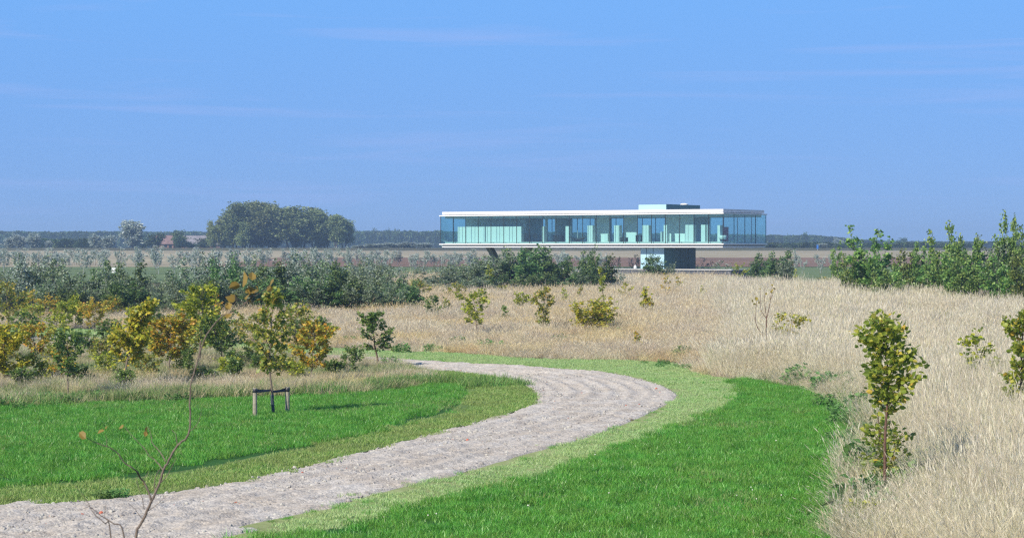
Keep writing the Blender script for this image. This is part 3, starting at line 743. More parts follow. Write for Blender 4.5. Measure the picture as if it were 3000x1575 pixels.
box('floor', M_FLOORIN, house, -L_ + .35, -.35, .35, D_ - .35, Z_G0 - .001, 4.45)
# panes and joints
pw = LONG / NP; sw = DEEP / NS; gth, jw = .012, .028
pane_l = MB().box(-pw / 2 + jw, pw / 2 - jw, -gth, gth, Z_G0 + .004, Z_G1 - .004).mesh('glass_pane', M_GLASS)
pane_s = MB().box(-gth, gth, -sw / 2 + jw, sw / 2 - jw, Z_G0 + .004, Z_G1 - .004).mesh('glass_pane', M_GLASS)
mul_m = MB().box(-jw + .001, jw - .001, -.03, .03, Z_G0 + .001, Z_G1 - .001).mesh('mullion', M_MULL)
def place(name, me, x, y):
    o = link(name, me, house); o.location = (x, y, 0); return o
for y in (0, D_):
    for k in range(NP): place('glass_pane', pane_l, -L_ + pw * (k + .5), y)
    for k in range(NP + 1): place('mullion', mul_m, -L_ + pw * k, y)
for x in (0, -L_):
    for k in range(NS): place('glass_pane', pane_s, x, sw * (k + .5))
    for k in range(1, NS): place('mullion', mul_m, x, sw * k)
# rooms
def c3(x): return 1250 + x / 4.662
def c4(x): return 1750 + x / 4.662
FL = 4.451
def wall_part(name, mat, s0, s1, v, z1, th=.12, z0=FL):
    a, b_ = xa(s0, v), xa(s1, v)
    return box(name, mat, house, a, b_, v, v + th, z0, z1)
for s0, s1, v in ((c3(540), c3(1352), 3.2), (c3(2312), c3(2490), 2.4), (c4(358), c4(540), 2.2), (c4(930), c4(1312), 2.4)):
    wall_part('partition_wall', M_PARTITION, s0, s1, v, 7.058)
wall_part('partition_wall', M_PARTITION, c3(1620), c3(1650), 4.4, 7.058)
for q in (c3(1354), c3(1760), c3(2300), c4(930), c4(1330)):
    x_ = xa(q, 4.8); box('cross_wall', M_PARTITION, house, x_ - .06, x_ + .06, 4.8, 8.4, FL, 7.057)
ed = [422, 490, 540, 660, 707, 800, 808, 830, 878, 997, 1052, 1172, 1230, 1295]
for a, b_ in zip(ed[:-1], ed[1:]):
    if (a, b_) in ((800, 808),): continue
    o = wall_part('cupboard', M_CUPBOARD, c3(a) + .5, c3(b_) - .5, .95 + .01 * (a % 3), 6.14, .55)
for a, b_, f_, t in ((1577, 1603, c3, 6.14), (1897, 1941, c3, 6.14), (2196, 2232, c3, 6.2), (2236, 2266, c3, 6.2), (228, 285, c4, 6.2), (288, 298, c4, 6.2), (615, 664, c4, 6.2), (668, 700, c4, 6.2),
                     (906, 950, c4, 6.2), (1197, 1240, c4, 6.2), (1244, 1313, c4, 6.2), (1416, 1474, c4, 6.2), (1494, 1504, c4, 6.2), (1640, 1676, c4, 6.15), (864, 878, c4, 5.5)):
    wall_part('cupboard', M_CUPBOARD, f_(a), f_(b_), .95, t, .6)
# stair core
P0, P1 = -10.15, -7.3
PLZ = 1.62
core = box('stair_core', M_CORESHADE, house, P0, P1, 1.0, 8.1, PLZ - .01, Z_SOF - .021)
xs_ = [P0 + .03, P0 + .70, P0 + .76, P0 + 1.50, P0 + 1.56, P1 - .03]
for k in range(3): box('core_panel', M_CORELIT, core, xs_[2 * k], xs_[2 * k + 1], .965, .998, PLZ + .02, Z_SOF - .04)
for k in range(4): box('core_panel', M_CORESHADE, core, P1 + .002, P1 + .034, 1.03 + 1.77 * k, 1.03 + 1.77 * k + 1.71, PLZ + .02, Z_SOF - .04)
top = box('roof_box', M_CORESHADE, house, P0 - .25, P1 + .28, .95, 8.6, Z_ROOF - .01, 8.38)
box('core_panel', M_CORELIT, top, P0 - .2, P1 + .24, .915, .948, Z_ROOF + .02, 8.36)
for k in range(3): box('core_panel', M_CORESHADE, top, P1 + .282, P1 + .31, 1.0 + 2.53 * k, 1.0 + 2.53 * k + 2.47, Z_ROOF + .02, 8.36)
MB().lathe([(0, 8.38), (.45, 8.381), (.42, 8.50), (.2, 8.57), (0, 8.58)], 14, (P1 - .6, 6.6)).build('roof_dome', M_WHITE, house, True)
# V shaped support
xv = xa(1492, 5.0)
mb = MB()
for s_ in (-1, 1):
    mb.add([(xv - .25, 4.6, .0), (xv + .25, 4.6, 0), (xv + .25, 5.4, 0), (xv - .25, 5.4, 0),
            (xv + s_ * 2.6 - .3, 4.6, Z_SOF - .02), (xv + s_ * 2.6 + .3, 4.6, Z_SOF - .02), (xv + s_ * 2.6 + .3, 5.4, Z_SOF - .02), (xv + s_ * 2.6 - .3, 5.4, Z_SOF - .02)],
           [(0, 1, 5, 4), (1, 2, 6, 5), (2, 3, 7, 6), (3, 0, 4, 7), (4, 5, 6, 7)])
mb.build('support_strut', M_CONC, house)

# plinth the core stands on
pl = empty('plinth', (HX, HYY, 0), HROT)
prop(pl, 'low dark masonry plinth with white coping under the glass house', 'plinth')
box('plinth_wall', M_DARKCONC, pl, -20, -5.5, -1.2, 9, -.1, PLZ - .09)
box('plinth_wall', M_DARKCONC, pl, -5.499, 1.5, -1.2, 4, -.1, PLZ - .09)
box('coping', M_COPING, pl, -20.1, -5.4, -1.3, 9.1, PLZ - .09, PLZ - .012)
box('coping', M_COPING, pl, -5.399, 1.6, -1.3, 4.1, PLZ - .09, PLZ - .012)
rw = prop(empty('ramp_wall', (HX, HYY, 0), HROT), 'sloping pale ramp wall behind the shrubs left of the house base', 'wall')
mb = MB(); mb.add([(-41, -1.6, 0), (-20.2, -1.6, 0), (-20.2, -1.2, 0), (-41, -1.2, 0), (-41, -1.6, .75), (-20.2, -1.6, 1.45), (-20.2, -1.2, 1.45), (-41, -1.2, .75)],
                 [(0, 1, 5, 4), (1, 2, 6, 5), (2, 3, 7, 6), (3, 0, 4, 7), (4, 5, 6, 7)])
mb.build('wall_body', M_DARKCONC, rw)
mb = MB(); mb.add([(-41, -1.65, .752), (-20.2, -1.65, 1.452), (-20.2, -1.15, 1.452), (-41, -1.15, .752), (-41, -1.65, .85), (-20.2, -1.65, 1.55), (-20.2, -1.15, 1.55), (-41, -1.15, .85)],
                 [(0, 1, 5, 4), (1, 2, 6, 5), (2, 3, 7, 6), (3, 0, 4, 7), (4, 5, 6, 7), (0, 3, 2, 1)])
mb.build('coping', M_COPING, rw)

# furniture seen through the glass, each in house coordinates
def inside_thing(name, x, y, label, cat, rz=0):
    c, s = math.cos(HROT), math.sin(HROT)
    o = empty(name, (HX + c * x - s * y, HYY + s * x + c * y, FL), HROT + rz)
    return prop(o, label, cat)
t = inside_thing('dining_table', xa(c3(1485), 1.3), 1.3, 'dark dining table behind the glass, left of the middle', 'table')
box('table_top', M_BLACK, t, -1.0, 1.0, -.45, .45, .70, .75)
for sx_ in (-.9, .9):
    for sy_ in (-.38, .38): box('leg', M_BLACK, t, sx_ - .03, sx_ + .03, sy_ - .03, sy_ + .03, 0, .699)
for k, dx in enumerate((-.55, .55)):
    ch = inside_thing('chair', xa(c3(1485), 1.3) + dx, .65, ('left' if k == 0 else 'right') + ' one of two black chairs at the dark table in the glass house', 'chair')
    box('seat', M_BLACK, ch, -.24, .24, -.24, .24, .40, .46); box('backrest', M_BLACK, ch, -.24, .24, -.26, -.21, .461, .92)
    for sx_ in (-.21, .21):
        for sy_ in (-.21, .21): box('leg', M_BLACK, ch, sx_ - .02, sx_ + .02, sy_ - .02, sy_ + .02, 0, .399)
t = inside_thing('sideboard', xa(c3(1800), 1.2), 1.2, 'low dark sideboard behind the glass in the middle of the house', 'sideboard')
box('body', M_BLACK, t, -.55, .55, -.25, .25, .12, .68); box('lid', M_BLACK, t, -.58, .58, -.28, .28, .682, .72)
for sx_ in (-.48, .48): box('leg', M_BLACK, t, sx_ - .04, sx_ + .04, -.2, .2, 0, .119)
t = inside_thing('lounge_chair', xa(c3(2060), 1.0), 1.0, 'dark boat-shaped lounge chair on a thin stand behind the glass', 'lounge chair')
mb = MB(); mb.tube([(-1.0, 0, .55), (-.7, 0, .38), (-.2, 0, .24), (.3, 0, .26), (.8, 0, .42), (1.0, 0, .5)], [.03, .10, .16, .17, .09, .03], 8)
mb.build('shell', M_BLACK, t, True)
MB().tube([(0, 0, 0), (0, 0, .6), (0, 0, 1.25)], [.025, .02, .012], 6).build('stand', M_WHITE, t)
MB().tube([(-.5, -.3, .02), (0, 0, .05), (.5, .3, .02)], .03, 6).build('foot', M_BLACK, t)
t = inside_thing('desk', xa(c4(368), 1.0), 1.0, 'small dark desk with splayed legs behind the glass right of the middle', 'desk')
box('desk_top', M_BLACK, t, -.32, .32, -.3, .3, .42, .47)
for sx_ in (-.29, .29): box('leg', M_BLACK, t, sx_ - .025, sx_ + .025, -.27, .27, 0, .419)
t = inside_thing('cabinet', xa(c3(2466), 1.0), 1.0, 'waist-high cream cabinet behind the glass beside a pale wall', 'cabinet')
box('body', plain('cream_enamel', (.80, .80, .62), .4, .4, .02), t, -.22, .22, -.25, .25, .05, .85); box('door', M_CUPBOARD, t, -.20, .20, -.275, -.252, .10, .82)
t = inside_thing('desk', xa(c4(578), 1.2), 1.2, 'low dark desk behind the glass above the blue core', 'desk')
box('desk_top', M_BLACK, t, -.35, .35, -.3, .3, .62, .68); box('side_panel', M_BLACK, t, -.33, -.28, -.28, .28, 0, .619); box('side_panel', M_BLACK, t, .28, .33, -.28, .28, 0, .619)
t = inside_thing('armchair', -.55, 1.0, 'round white armchair in the glass corner of the house', 'armchair')
MB().lathe([(.30, .25), (.40, .34), (.43, .50), (.38, .66), (.30, .62), (.26, .45), (0, .42)], 16).build('shell', M_CUPBOARD, t, True)
MB().lathe([(.24, 0), (.23, .02), (.03, .04), (.03, .26)], 12).build('base', M_GREYMETAL, t, True)
t = inside_thing('curtain', -1.0, 2.4, 'dark red curtain inside the shaded glass end of the house', 'curtain')
mb = MB(); yy = np.linspace(-.8, .8, 41); xx = .05 * np.sin(yy * 24)
mb.add(np.vstack([np.column_stack([xx, yy, np.full(41, .02)]), np.column_stack([xx, yy, np.full(41, 1.5)]), np.column_stack([xx - .02, yy, np.full(41, 1.5)]), np.column_stack([xx - .02, yy, np.full(41, .02)])]),
       [(r * 41 + k, r * 41 + k + 1, ((r + 1) % 4) * 41 + k + 1, ((r + 1) % 4) * 41 + k) for r in range(4) for k in range(40)])
mb.build('cloth', M_RED, t)
MB().tube([(0, -.95, 1.53), (0, .95, 1.53)], .02, 6).build('rail', M_GREYMETAL, t)
for sx_ in (-.94, .94): MB().tube([(0, sx_, 0), (0, sx_, 1.53)], .02, 6).build('rail_post', M_GREYMETAL, t)
# white vase on the plinth, steel post behind
c, s = math.cos(HROT), math.sin(HROT)
xv_ = xa(1861, .2)
va = empty('garden_vase', (HX + c * xv_ - s * .2, HYY + s * xv_ + c * .2, PLZ - .012)); prop(va, 'small white round vase on the plinth beside the blue core', 'vase')
MB().lathe([(0, 0), (.10, .003), (.16, .10), (.17, .18), (.12, .29), (.06, .33), (.065, .40), (.05, .40)], 16).build('vase_body', M_WHITE2, va, True)
po = empty('steel_post', ((1776 - CX) * 240 / F, 240, 0)); prop(po, 'thin blue-grey steel post standing behind the meadow under the house', 'post')
MB().tube([(0, 0, 0), (0, 0, 3.2)], .07, 8).build('pole', M_STAKE, po); box('cap', M_GREYMETAL, po, -.09, .09, -.09, .09, 3.201, 3.26)

# ================================================================== trees and shrubs
PROF = {
    'oval': lambda u: np.sin(np.pi * np.clip(.14 + .80 * u, 0, 1)) ** .7,
    'cone': lambda u: (1.02 - u) ** .8 * np.clip(.55 + 2.5 * u, 0, 1),
    'spire': lambda u: (1.02 - u) ** 1.25 * np.clip(.5 + 3 * u, 0, 1) + .06,
    'top': lambda u: np.clip(.25 + 1.2 * u, 0, 1) * np.sqrt(np.clip(1.05 - u, 0, 1)) * 1.25,
    'even': lambda u: np.clip(.7 + .5 * u, 0, 1) * np.clip((1.03 - u) * 3.2, 0, 1),
    'dome': lambda u: np.sqrt(np.clip(1.0 - u ** 2.4, 0, 1)) * np.clip(.75 + u, 0, 1),
}
def walk(rng, p, d, L, n, wander, up):
    d = np.array(d, float); pts = [np.array(p, float)]
    for _ in range(n):
        d = d + rng.normal(0, wander, 3); d[2] += up; d /= np.linalg.norm(d); pts.append(pts[-1] + d * L / n)
    return np.array(pts)
def along(pts, t):
    k = t * (len(pts) - 1); i_ = min(int(k), len(pts) - 2); return pts[i_] + (pts[i_ + 1] - pts[i_]) * (k - i_), pts[i_ + 1] - pts[i_]
def tree_meshes(name, seed, H, W, crown0=.2, nb=18, sub=3, nleaf=500, size=.09, tmpl=LEAF2, prof='oval', rise=.7, bark=None, leafmat=None,
                stems=1, spread=.0, tr=.018, jit=.05, droop=.25, flat=.5, sides=6, wander=.06, twigr=.004, width=1.0, trunkleaf=.08, tubesub=True, clump=0, up=.08):
    rng = np.random.default_rng(seed); T = MB(); segs = []; wts = []
    def seg(pts, w=1.0, t0=0.0):
        for a, b_ in zip(pts[:-1], pts[1:]):
            segs.append((a, b_)); wts.append(np.linalg.norm(b_ - a) * w)
    for q in range(stems):
        az = 6.283 * (q + rng.random() * .6) / max(stems, 1); hs = H * (1 if q == 0 else .62 + .36 * rng.random())
        lean = spread * (.35 + .65 * rng.random()) if stems > 1 else 0
        d0 = np.array([math.cos(az) * lean, math.sin(az) * lean, 1.0]); d0 /= np.linalg.norm(d0)
        base = np.array([math.cos(az), math.sin(az), 0]) * (.04 * W * (stems > 1))
        base[2] = -.03
        tp = walk(rng, base, d0, hs, 9, wander, .05)
        r0 = tr * hs * (1 if stems == 1 else .6)
        T.tube(tp, np.linspace(r0, max(r0 * .18, twigr), len(tp)), sides)
        seg(tp[max(1, int(9 * crown0)):], trunkleaf)
        nbq = nb if stems == 1 else max(4, int(nb * hs / H))
        for k in range(nbq):
            u = (k + rng.random()) / nbq; t_ = crown0 + (.985 - crown0) * u
            p, dr = along(tp, t_)
            Lb = .5 * W * float(PROF[prof](np.array(u))) * (.7 + .5 * rng.random()) / (1 if stems == 1 else 1.5)
            a2 = k * 2.399 + rng.random() * .9
            rr = rise * (.6 + .7 * rng.random())
            d = np.array([math.cos(a2), math.sin(a2), rr])
            bp = walk(rng, p, d / np.linalg.norm(d), Lb * math.hypot(1, rr * .6), 4, .13, up)
            rb = max(twigr, r0 * .34 * (1 - .75 * u))
            T.tube(bp, np.linspace(rb, twigr * .7, 5), 4, False); seg(bp[1:], 1.0)
            for j in range(sub):
                p2, d2 = along(bp, .25 + .7 * (j + rng.random()) / sub)
                d2 = d2 / np.linalg.norm(d2) + rng.normal(0, .55, 3); d2 /= np.linalg.norm(d2)
                sp = walk(rng, p2, d2, Lb * (.25 + .35 * rng.random()), 3, .15, .08)
                if tubesub: T.tube(sp, np.linspace(twigr, twigr * .5, 4), 3, False)
                seg(sp, 1.3)
    A = np.array([s_[0] for s_ in segs]); B = np.array([s_[1] for s_ in segs]); w = np.array(wts); w /= w.sum()
    if clump:
        nc = nleaf // clump; i_ = np.repeat(rng.choice(len(A), nc, p=w), clump); t_ = np.repeat(rng.random(nc), clump)[:, None]
        jv = np.repeat(rng.normal(0, jit, (nc, 3)), clump, 0) + rng.normal(0, jit * .6, (nc * clump, 3))
    else:
        i_ = rng.choice(len(A), nleaf, p=w); t_ = rng.random(nleaf)[:, None]; jv = rng.normal(0, jit, (nleaf, 3))
    Pn = A[i_] + (B[i_] - A[i_]) * t_ + jv
    Pn[:, 2] = np.maximum(Pn[:, 2], .04)
    D = (B - A)[i_]; D /= np.linalg.norm(D, axis=1)[:, None] + 1e-9
    rad = Pn * np.array([1, 1, 0]); rad /= np.linalg.norm(rad, axis=1)[:, None] + 1e-6
    D = D * .6 + rad * .5
    Cn = MB(); leaves(Cn, rng, Pn, D, size, tmpl, droop, 0, flat, width)
    # exact height and width
    hv = max(v[:, 2].max() for v in Cn.v); wv = np.percentile(np.abs(Cn.v[0][:, :2]), 98) * 2
    sc = np.array([W / wv, W / wv, H / hv]) if W else np.array([1, 1, H / hv])
    for m_ in (T, Cn): m_.v = [v * sc for v in m_.v]
    return T.mesh(name + '_trunk', bark, True), Cn.mesh(name + '_crown', leafmat)
def put_tree(name, meshes, x, y, rz=0, sc=(1, 1, 1), label=None, cat='tree', group=None, part='crown', z=None):
    o = empty(name, (x, y, float(ground_z(y)) if z is None else z), rz)
    tr_ = link('trunk', meshes[0], o); cr_ = link(part, meshes[1], o)
    tr_.scale = sc; cr_.scale = sc
    return prop(o, label, cat, group)
def at(sx, Y): return (sx - CX) * Y / F
def top_h(ty, Y): return EYE + (HY - ty) * Y / F - float(ground_z(Y))

# ---- shrub stock: several individuals of each kind
tr_rng = np.random.default_rng(77)
def stock(nm, n, H, W, **kw): return [(tree_meshes('%s_%d' % (nm, k), 1000 + 37 * k + len(nm), H, W, **kw), H, W) for k in range(n)]
S_POP = stock('poplar', 5, 3.4, 2.3, crown0=.10, nb=13, sub=3, nleaf=5200, size=.085, prof='cone', rise=1.1, bark=M_BARKDARK, leafmat=F_POP, stems=8, spread=.42, tr=.012, jit=.07, flat=.25, sides=5, tubesub=False)
S_ALDER = stock('alder', 4, 3.4, 2.0, crown0=.08, nb=14, sub=3, nleaf=5200, size=.095, prof='cone', rise=.9, bark=M_BARKDARK, leafmat=F_POPDARK, stems=6, spread=.36, tr=.012, jit=.07, flat=.35, sides=5, tubesub=False)
S_SILV = stock('silverpoplar', 4, 3.4, 2.3, crown0=.12, nb=12, sub=3, nleaf=4400, size=.085, prof='cone', rise=1.4, bark=M_BARK, leafmat=F_POP, stems=9, spread=.42, tr=.012, jit=.06, flat=.2, sides=5, tubesub=False)
F_SHOOT = foliage('white_poplar_leaves', [(.06, .11, .05), (.10, .16, .085), (.17, .24, .15)], back=(.42, .50, .42), trans=.25, rough=.5, objvar=.1)
for (m2, _, _) in S_SILV: m2[1].materials[0] = F_SHOOT
S_THICK = stock('thicket', 5, 4.6, 2.2, crown0=.06, nb=15, sub=3, nleaf=4600, size=.125, prof='cone', rise=.9, bark=M_BARKDARK, leafmat=F_THICK, stems=5, spread=.30, tr=.010, jit=.08, flat=.35, sides=5, tubesub=False)
S_YOUNG = stock('willow_sapling', 5, 2.9, 1.7, crown0=.30, nb=13, sub=2, nleaf=1300, size=.11, prof='top', rise=1.9, bark=M_BARK, leafmat=F_SILVER, stems=3, spread=.3, tr=.009, jit=.05, flat=.2, sides=5, tubesub=False, width=.6)
S_SPARSE = stock('sparse_silver', 3, 2.6, 1.6, crown0=.15, nb=10, sub=2, nleaf=520, size=.10, prof='oval', rise=1.2, bark=M_BARK, leafmat=F_SHOOT, stems=3, spread=.4, tr=.010, jit=.06, flat=.2, sides=5, tubesub=False)
_use = {}
ORD = 'first second third fourth fifth sixth seventh eighth ninth tenth eleventh twelfth thirteenth fourteenth fifteenth sixteenth seventeenth eighteenth nineteenth twentieth'.split()
ORD += ['twenty-' + w_ for w_ in ORD[:9]] + ['thirtieth'] + ['thirty-' + w_ for w_ in ORD[:9]] + ['fortieth']
_ordk = [-1]
def ordn(reset=False):
    _ordk[0] = 0 if reset else _ordk[0] + 1
    return ORD[_ordk[0]]
def shrub(st, sx, ty, wpx, Y, label, group, name='shrub', cat='shrub'):
    k = _use.get(id(st), 0); _use[id(st)] = k + 1
    meshes, H, W = st[k % len(st)]
    h = top_h(ty, Y); w = wpx * Y / F * 1.12
    return put_tree(name, meshes, at(sx, Y), Y, tr_rng.random() * 6.28, (w / W, w / W, h / H), label, cat, group)

GL = 'shrubs in the belt behind the autumn saplings'
lp, la_, ls = ('grey-green, %s shrub from the left in the %s row of the belt', 'dark green, %s shrub from the left in the %s row of the belt', 'white-leaved, %s shrub from the left in the %s row of the belt')
BACK, FRONT = [], []
for sx, ty, w, Y, k in [(-25, 745, 95, 142, 0), (40, 742, 95, 146, 2), (95, 737, 90, 150, 2), (150, 742, 85, 148, 0), (205, 785, 95, 140, 0), (250, 780, 85, 141, 0), (298, 753, 80, 142, 1), (345, 775, 75, 140, 0),
                        (388, 757, 75, 141, 1), (432, 800, 65, 139, 0), (480, 795, 85, 143, 0), (522, 780, 85, 141, 0), (565, 745, 90, 148, 2), (610, 728, 90, 150, 2), (655, 735, 85, 146, 1), (700, 730, 90, 150, 2),
                        (745, 740, 85, 147, 0), (790, 757, 85, 143, 1), (840, 742, 90, 149, 2), (890, 732, 90, 150, 2), (935, 737, 90, 148, 0), (985, 757, 85, 145, 1), (1030, 752, 85, 146, 0), (1075, 762, 85, 144, 0),
                        (1120, 775, 80, 143, 0), (1165, 790, 75, 142, 0), (1205, 808, 65, 141, 1),
                        (15, 800, 85, 136, 0), (80, 810, 85, 137, 2), (135, 805, 80, 136, 0), (185, 830, 75, 135, 1), (235, 820, 80, 136, 0), (290, 815, 80, 136, 0), (345, 815, 80, 135, 1), (400, 815, 80, 136, 1),
                        (470, 845, 60, 135, 0), (530, 825, 85, 136, 0), (580, 810, 80, 137, 1), (640, 805, 85, 138, 1), (700, 805, 85, 138, 0), (755, 805, 80, 138, 1), (810, 810, 80, 138, 1), (865, 800, 85, 138, 1),
                        (915, 800, 85, 138, 0), (965, 805, 80, 138, 1), (1010, 805, 80, 138, 1), (1060, 815, 80, 138, 0), (1105, 820, 75, 138, 0), (1150, 828, 70, 138, 0), (-60, 790, 90, 138, 0), (-80, 745, 90, 146, 2)]:
    (BACK if Y > 138 else FRONT).append((sx, ty, w, Y, k))
for row, nm in ((sorted(BACK), 'back'), (sorted(FRONT), 'front')):
    _ordk[0] = -1
    for sx, ty, w, Y, k in row:
        shrub((S_POP, S_ALDER, S_SILV)[k], sx, ty, w * 1.12, Y - 22, (lp, la_, ls)[k] % (ordn(), nm), GL)
_ordk[0] = -1
GM = 'shrubs in front of the glass house'
lm = ('grey-green, %s shrub from the left in the clump before the house', 'dark green, %s shrub from the left in the clump before the house', 'pale sparse, %s shrub from the left in the clump before the house')
for sx, ty, w, Y, k in sorted([(1285, 790, 75, 163, 0), (1330, 765, 75, 166, 0), (1372, 752, 75, 168, 0), (1420, 742, 75, 167, 0), (1465, 728, 72, 168, 0), (1510, 717, 70, 168, 1), (1550, 712, 75, 166, 1), (1596, 716, 75, 168, 1),
                        (1640, 732, 70, 167, 1), (1760, 740, 62, 169, 1), (1800, 768, 45, 172, 2), (1310, 815, 75, 158, 0), (1365, 808, 75, 158, 0), (1420, 800, 75, 159, 0), (1475, 798, 75, 160, 1),
                        (1530, 795, 75, 160, 1), (1585, 795, 75, 160, 1), (1640, 800, 70, 160, 1), (1690, 790, 60, 164, 0), (1740, 795, 60, 164, 1), (1255, 812, 60, 160, 0)]):
    shrub((S_POP, S_ALDER, S_SPARSE)[k], sx, ty, w * 1.22, Y, lm[k] % ordn(), GM)
shrub(S_ALDER, 1712, 712, 62, 166, 'pointed dark shrub rising into the lower edge of the glass house', None)
shrub(S_ALDER, 1918, 738, 62, 204, 'slim green bush in front of the pale blue core', None)
shrub(S_POP, 1962, 765, 32, 205, 'small dark green bush at the corner of the blue core', None)
shrub(S_SPARSE, 1862, 744, 30, 236, 'white-speckled slender shrub just left of the blue core', None)
shrub(S_SPARSE, 1800, 750, 34, 232, 'white-speckled shrub well left of the blue core behind the meadow', None)
shrub(S_SPARSE, 2060, 750, 44, 232, 'sparse white-speckled bush just right of the blue core', None)
shrub(S_SPARSE, 2112, 762, 46, 240, 'second sparse white-speckled bush right of the blue core', None)
shrub(S_ALDER, 2222, 735, 70, 196, 'loose green bush under the right end of the glass house', None)
shrub(S_ALDER, 2272, 726, 78, 190, 'fuller green bush just beyond the right end of the house', None)
shrub(S_POP, 2305, 748, 50, 188, 'small green bush at the right edge of the bush pair past the house', None)
_ordk[0] = -1
for sx, ty, w, Y, k in [(960, 752, 70, 200, 2), (1010, 760, 60, 205, 0), (1060, 765, 60, 196, 2), (1105, 758, 60, 204, 0), (1150, 768, 60, 192, 2), (1195, 782, 54, 190, 0), (1235, 772, 54, 205, 2), (1290, 768, 54, 200, 2), (1690, 768, 46, 196, 2), (1740, 772, 44, 200, 0)]:
    shrub((S_POP, S_ALDER, S_SILV)[k], sx, ty, w, Y, '%s shrub from the left in the loose row behind the belt, before the ramp' % ordn(), 'loose shrubs before the ramp wall')
GR = 'tall shrubs on the right behind the pale grass'
lr = '%s shrub from the left in the tall dark thicket on the right'
_ordk[0] = -1
for sx, ty, w, Y, k in sorted([(2490, 745, 60, 126, 1), (2595, 738, 75, 130, 1), (2640, 728, 75, 132, 1), (2735, 722, 75, 130, 1), (2830, 668, 70, 119, 1), (2872, 690, 75, 121, 1), (2916, 684, 78, 119, 0),
                        (3045, 660, 95, 116, 1), (2755, 748, 70, 123, 1), (2850, 745, 85, 115, 1), (2930, 745, 85, 114, 1), (2660, 778, 70, 124, 1), (2590, 785, 70, 122, 1), (3010, 740, 90, 113, 1), (2700, 770, 70, 124, 1), (2800, 740, 80, 117, 1)]):
    shrub((S_POP, S_THICK)[k], sx, ty - 4, w * 1.12, Y - 4, lr % ordn(), GR)
for sx, ty, w, Y, lab in [(2538, 657, 105, 122, 'tall conical dark green shrub standing apart right of the house'), (2688, 698, 50, 128, 'slim pointed shrub between the conical shrub and the right thicket'),
                          (2784, 643, 72, 117, 'tall pointed shrub at the left end of the right thicket'), (2958, 612, 58, 115, 'tallest spiry shrub near the right edge, reaching into the sky'),
                          (2448, 702, 36, 150, 'slender dark sapling left of the conical shrub'), (2998, 655, 70, 120, 'grey-green shrub at the right edge beside the tallest spire')]:
    shrub(S_POP if 'grey' in lab else S_THICK, sx, ty, w * 1.15, Y, lab, None)

# ---- young silver trees in rows on the field, each on a thin stake
GY = 'young silver trees in rows on the far field'
stake_me = MB().tube([(.12, 0, 0), (.12, 0, 1.9)], .022, 5).mesh('stake', M_STAKE)
yr = np.random.default_rng(5)
for Y, rown in ((286, 'nearest'), (318, 'middle'), (350, 'farthest')):
    _ordk[0] = -1
    sx = -60 + yr.random() * 25
    while sx < 1960:
        if not (1790 < sx < 2060) and yr.random() < .86:
            o = shrub(S_YOUNG, sx, 729 + yr.normal(0, 5) + (Y - 318) * .02 + (9 if sx > 1150 else 0), 32 + 10 * yr.random(), Y + yr.normal(0, 2), '%s young silver tree from the left in the %s row on the far field' % (ordn(), rown), GY, 'young_tree', 'tree')
            st_ = link('stake', stake_me, o)
        sx += 44 + 20 * yr.random()
for sx, ty, w, lab in [(2333, 728, 22, 'first thin silvery sapling on the brown field right of the house'), (2352, 748, 18, 'short silvery sapling beside the first one on the brown field'), (2405, 742, 28, 'bushy silvery sapling alone on the brown field'),
                       (2440, 738, 20, 'thin silvery sapling on the brown field near the slender dark one')]:
    o = shrub(S_YOUNG, sx, ty, w, 290, lab, None, 'young_tree', 'tree'); link('stake', stake_me, o)

# ---- grove of tall poplars beyond the dike
GG = 'tall trees of the grove on the horizon'
S_GROVE = stock('grove', 5, 14.5, 9.5, crown0=.16, nb=30, sub=5, nleaf=8500, size=.42, prof='dome', rise=1.1, bark=M_BARKDARK, leafmat=F_GROVE, stems=2, spread=.18, tr=.024, jit=.42, flat=.35, sides=6, twigr=.04, wander=.07, clump=5)
S_GROVEL = stock('grovelow', 3, 14.5, 9.5, crown0=.05, nb=30, sub=5, nleaf=8500, size=.42, prof='dome', rise=.8, bark=M_BARKDARK, leafmat=F_GROVE, stems=2, spread=.18, tr=.024, jit=.42, flat=.35, sides=6, twigr=.04, wander=.07, clump=5)
_ordk[0] = -1
for st, sx, ty, w, Y in sorted([(S_GROVEL, 622, 640, 55, 604), (S_GROVEL, 652, 603, 92, 612), (S_GROVEL, 688, 588, 92, 606), (S_GROVE, 725, 584, 100, 616), (S_GROVE, 768, 585, 100, 604), (S_GROVEL, 745, 600, 90, 626), (S_GROVE, 812, 590, 92, 612),
                         (S_GROVE, 850, 600, 88, 604), (S_GROVE, 885, 603, 82, 618), (S_GROVE, 920, 607, 80, 606), (S_GROVE, 955, 612, 76, 612), (S_GROVE, 985, 625, 68, 604), (S_GROVE, 1008, 642, 52, 612), (S_GROVEL, 710, 625, 80, 600), (S_GROVEL, 790, 630, 80, 628), (S_GROVEL, 868, 640, 70, 626), (S_GROVEL, 940, 648, 60, 628)], key=lambda q_: q_[1]):
    shrub(st, sx, ty, w, Y, '%s tree from the left in the tall dense grove on the horizon' % ordn(), GG, 'grove_tree', 'tree')
S_SILVT = stock('silvertree', 3, 8.0, 6.0, crown0=.06, nb=22, sub=4, nleaf=3200, size=.34, prof='oval', rise=1.0, bark=M_BARKDARK, leafmat=F_SILVER, stems=2, spread=.2, tr=.02, jit=.3, flat=.3, twigr=.04, clump=5)
S_DARKT = stock('darktree', 3, 6.0, 6.0, crown0=.06, nb=20, sub=4, nleaf=2600, size=.34, prof='dome', rise=.8, bark=M_BARKDARK, leafmat=F_FOREST, stems=2, spread=.2, tr=.02, jit=.3, flat=.3, twigr=.04, clump=5)
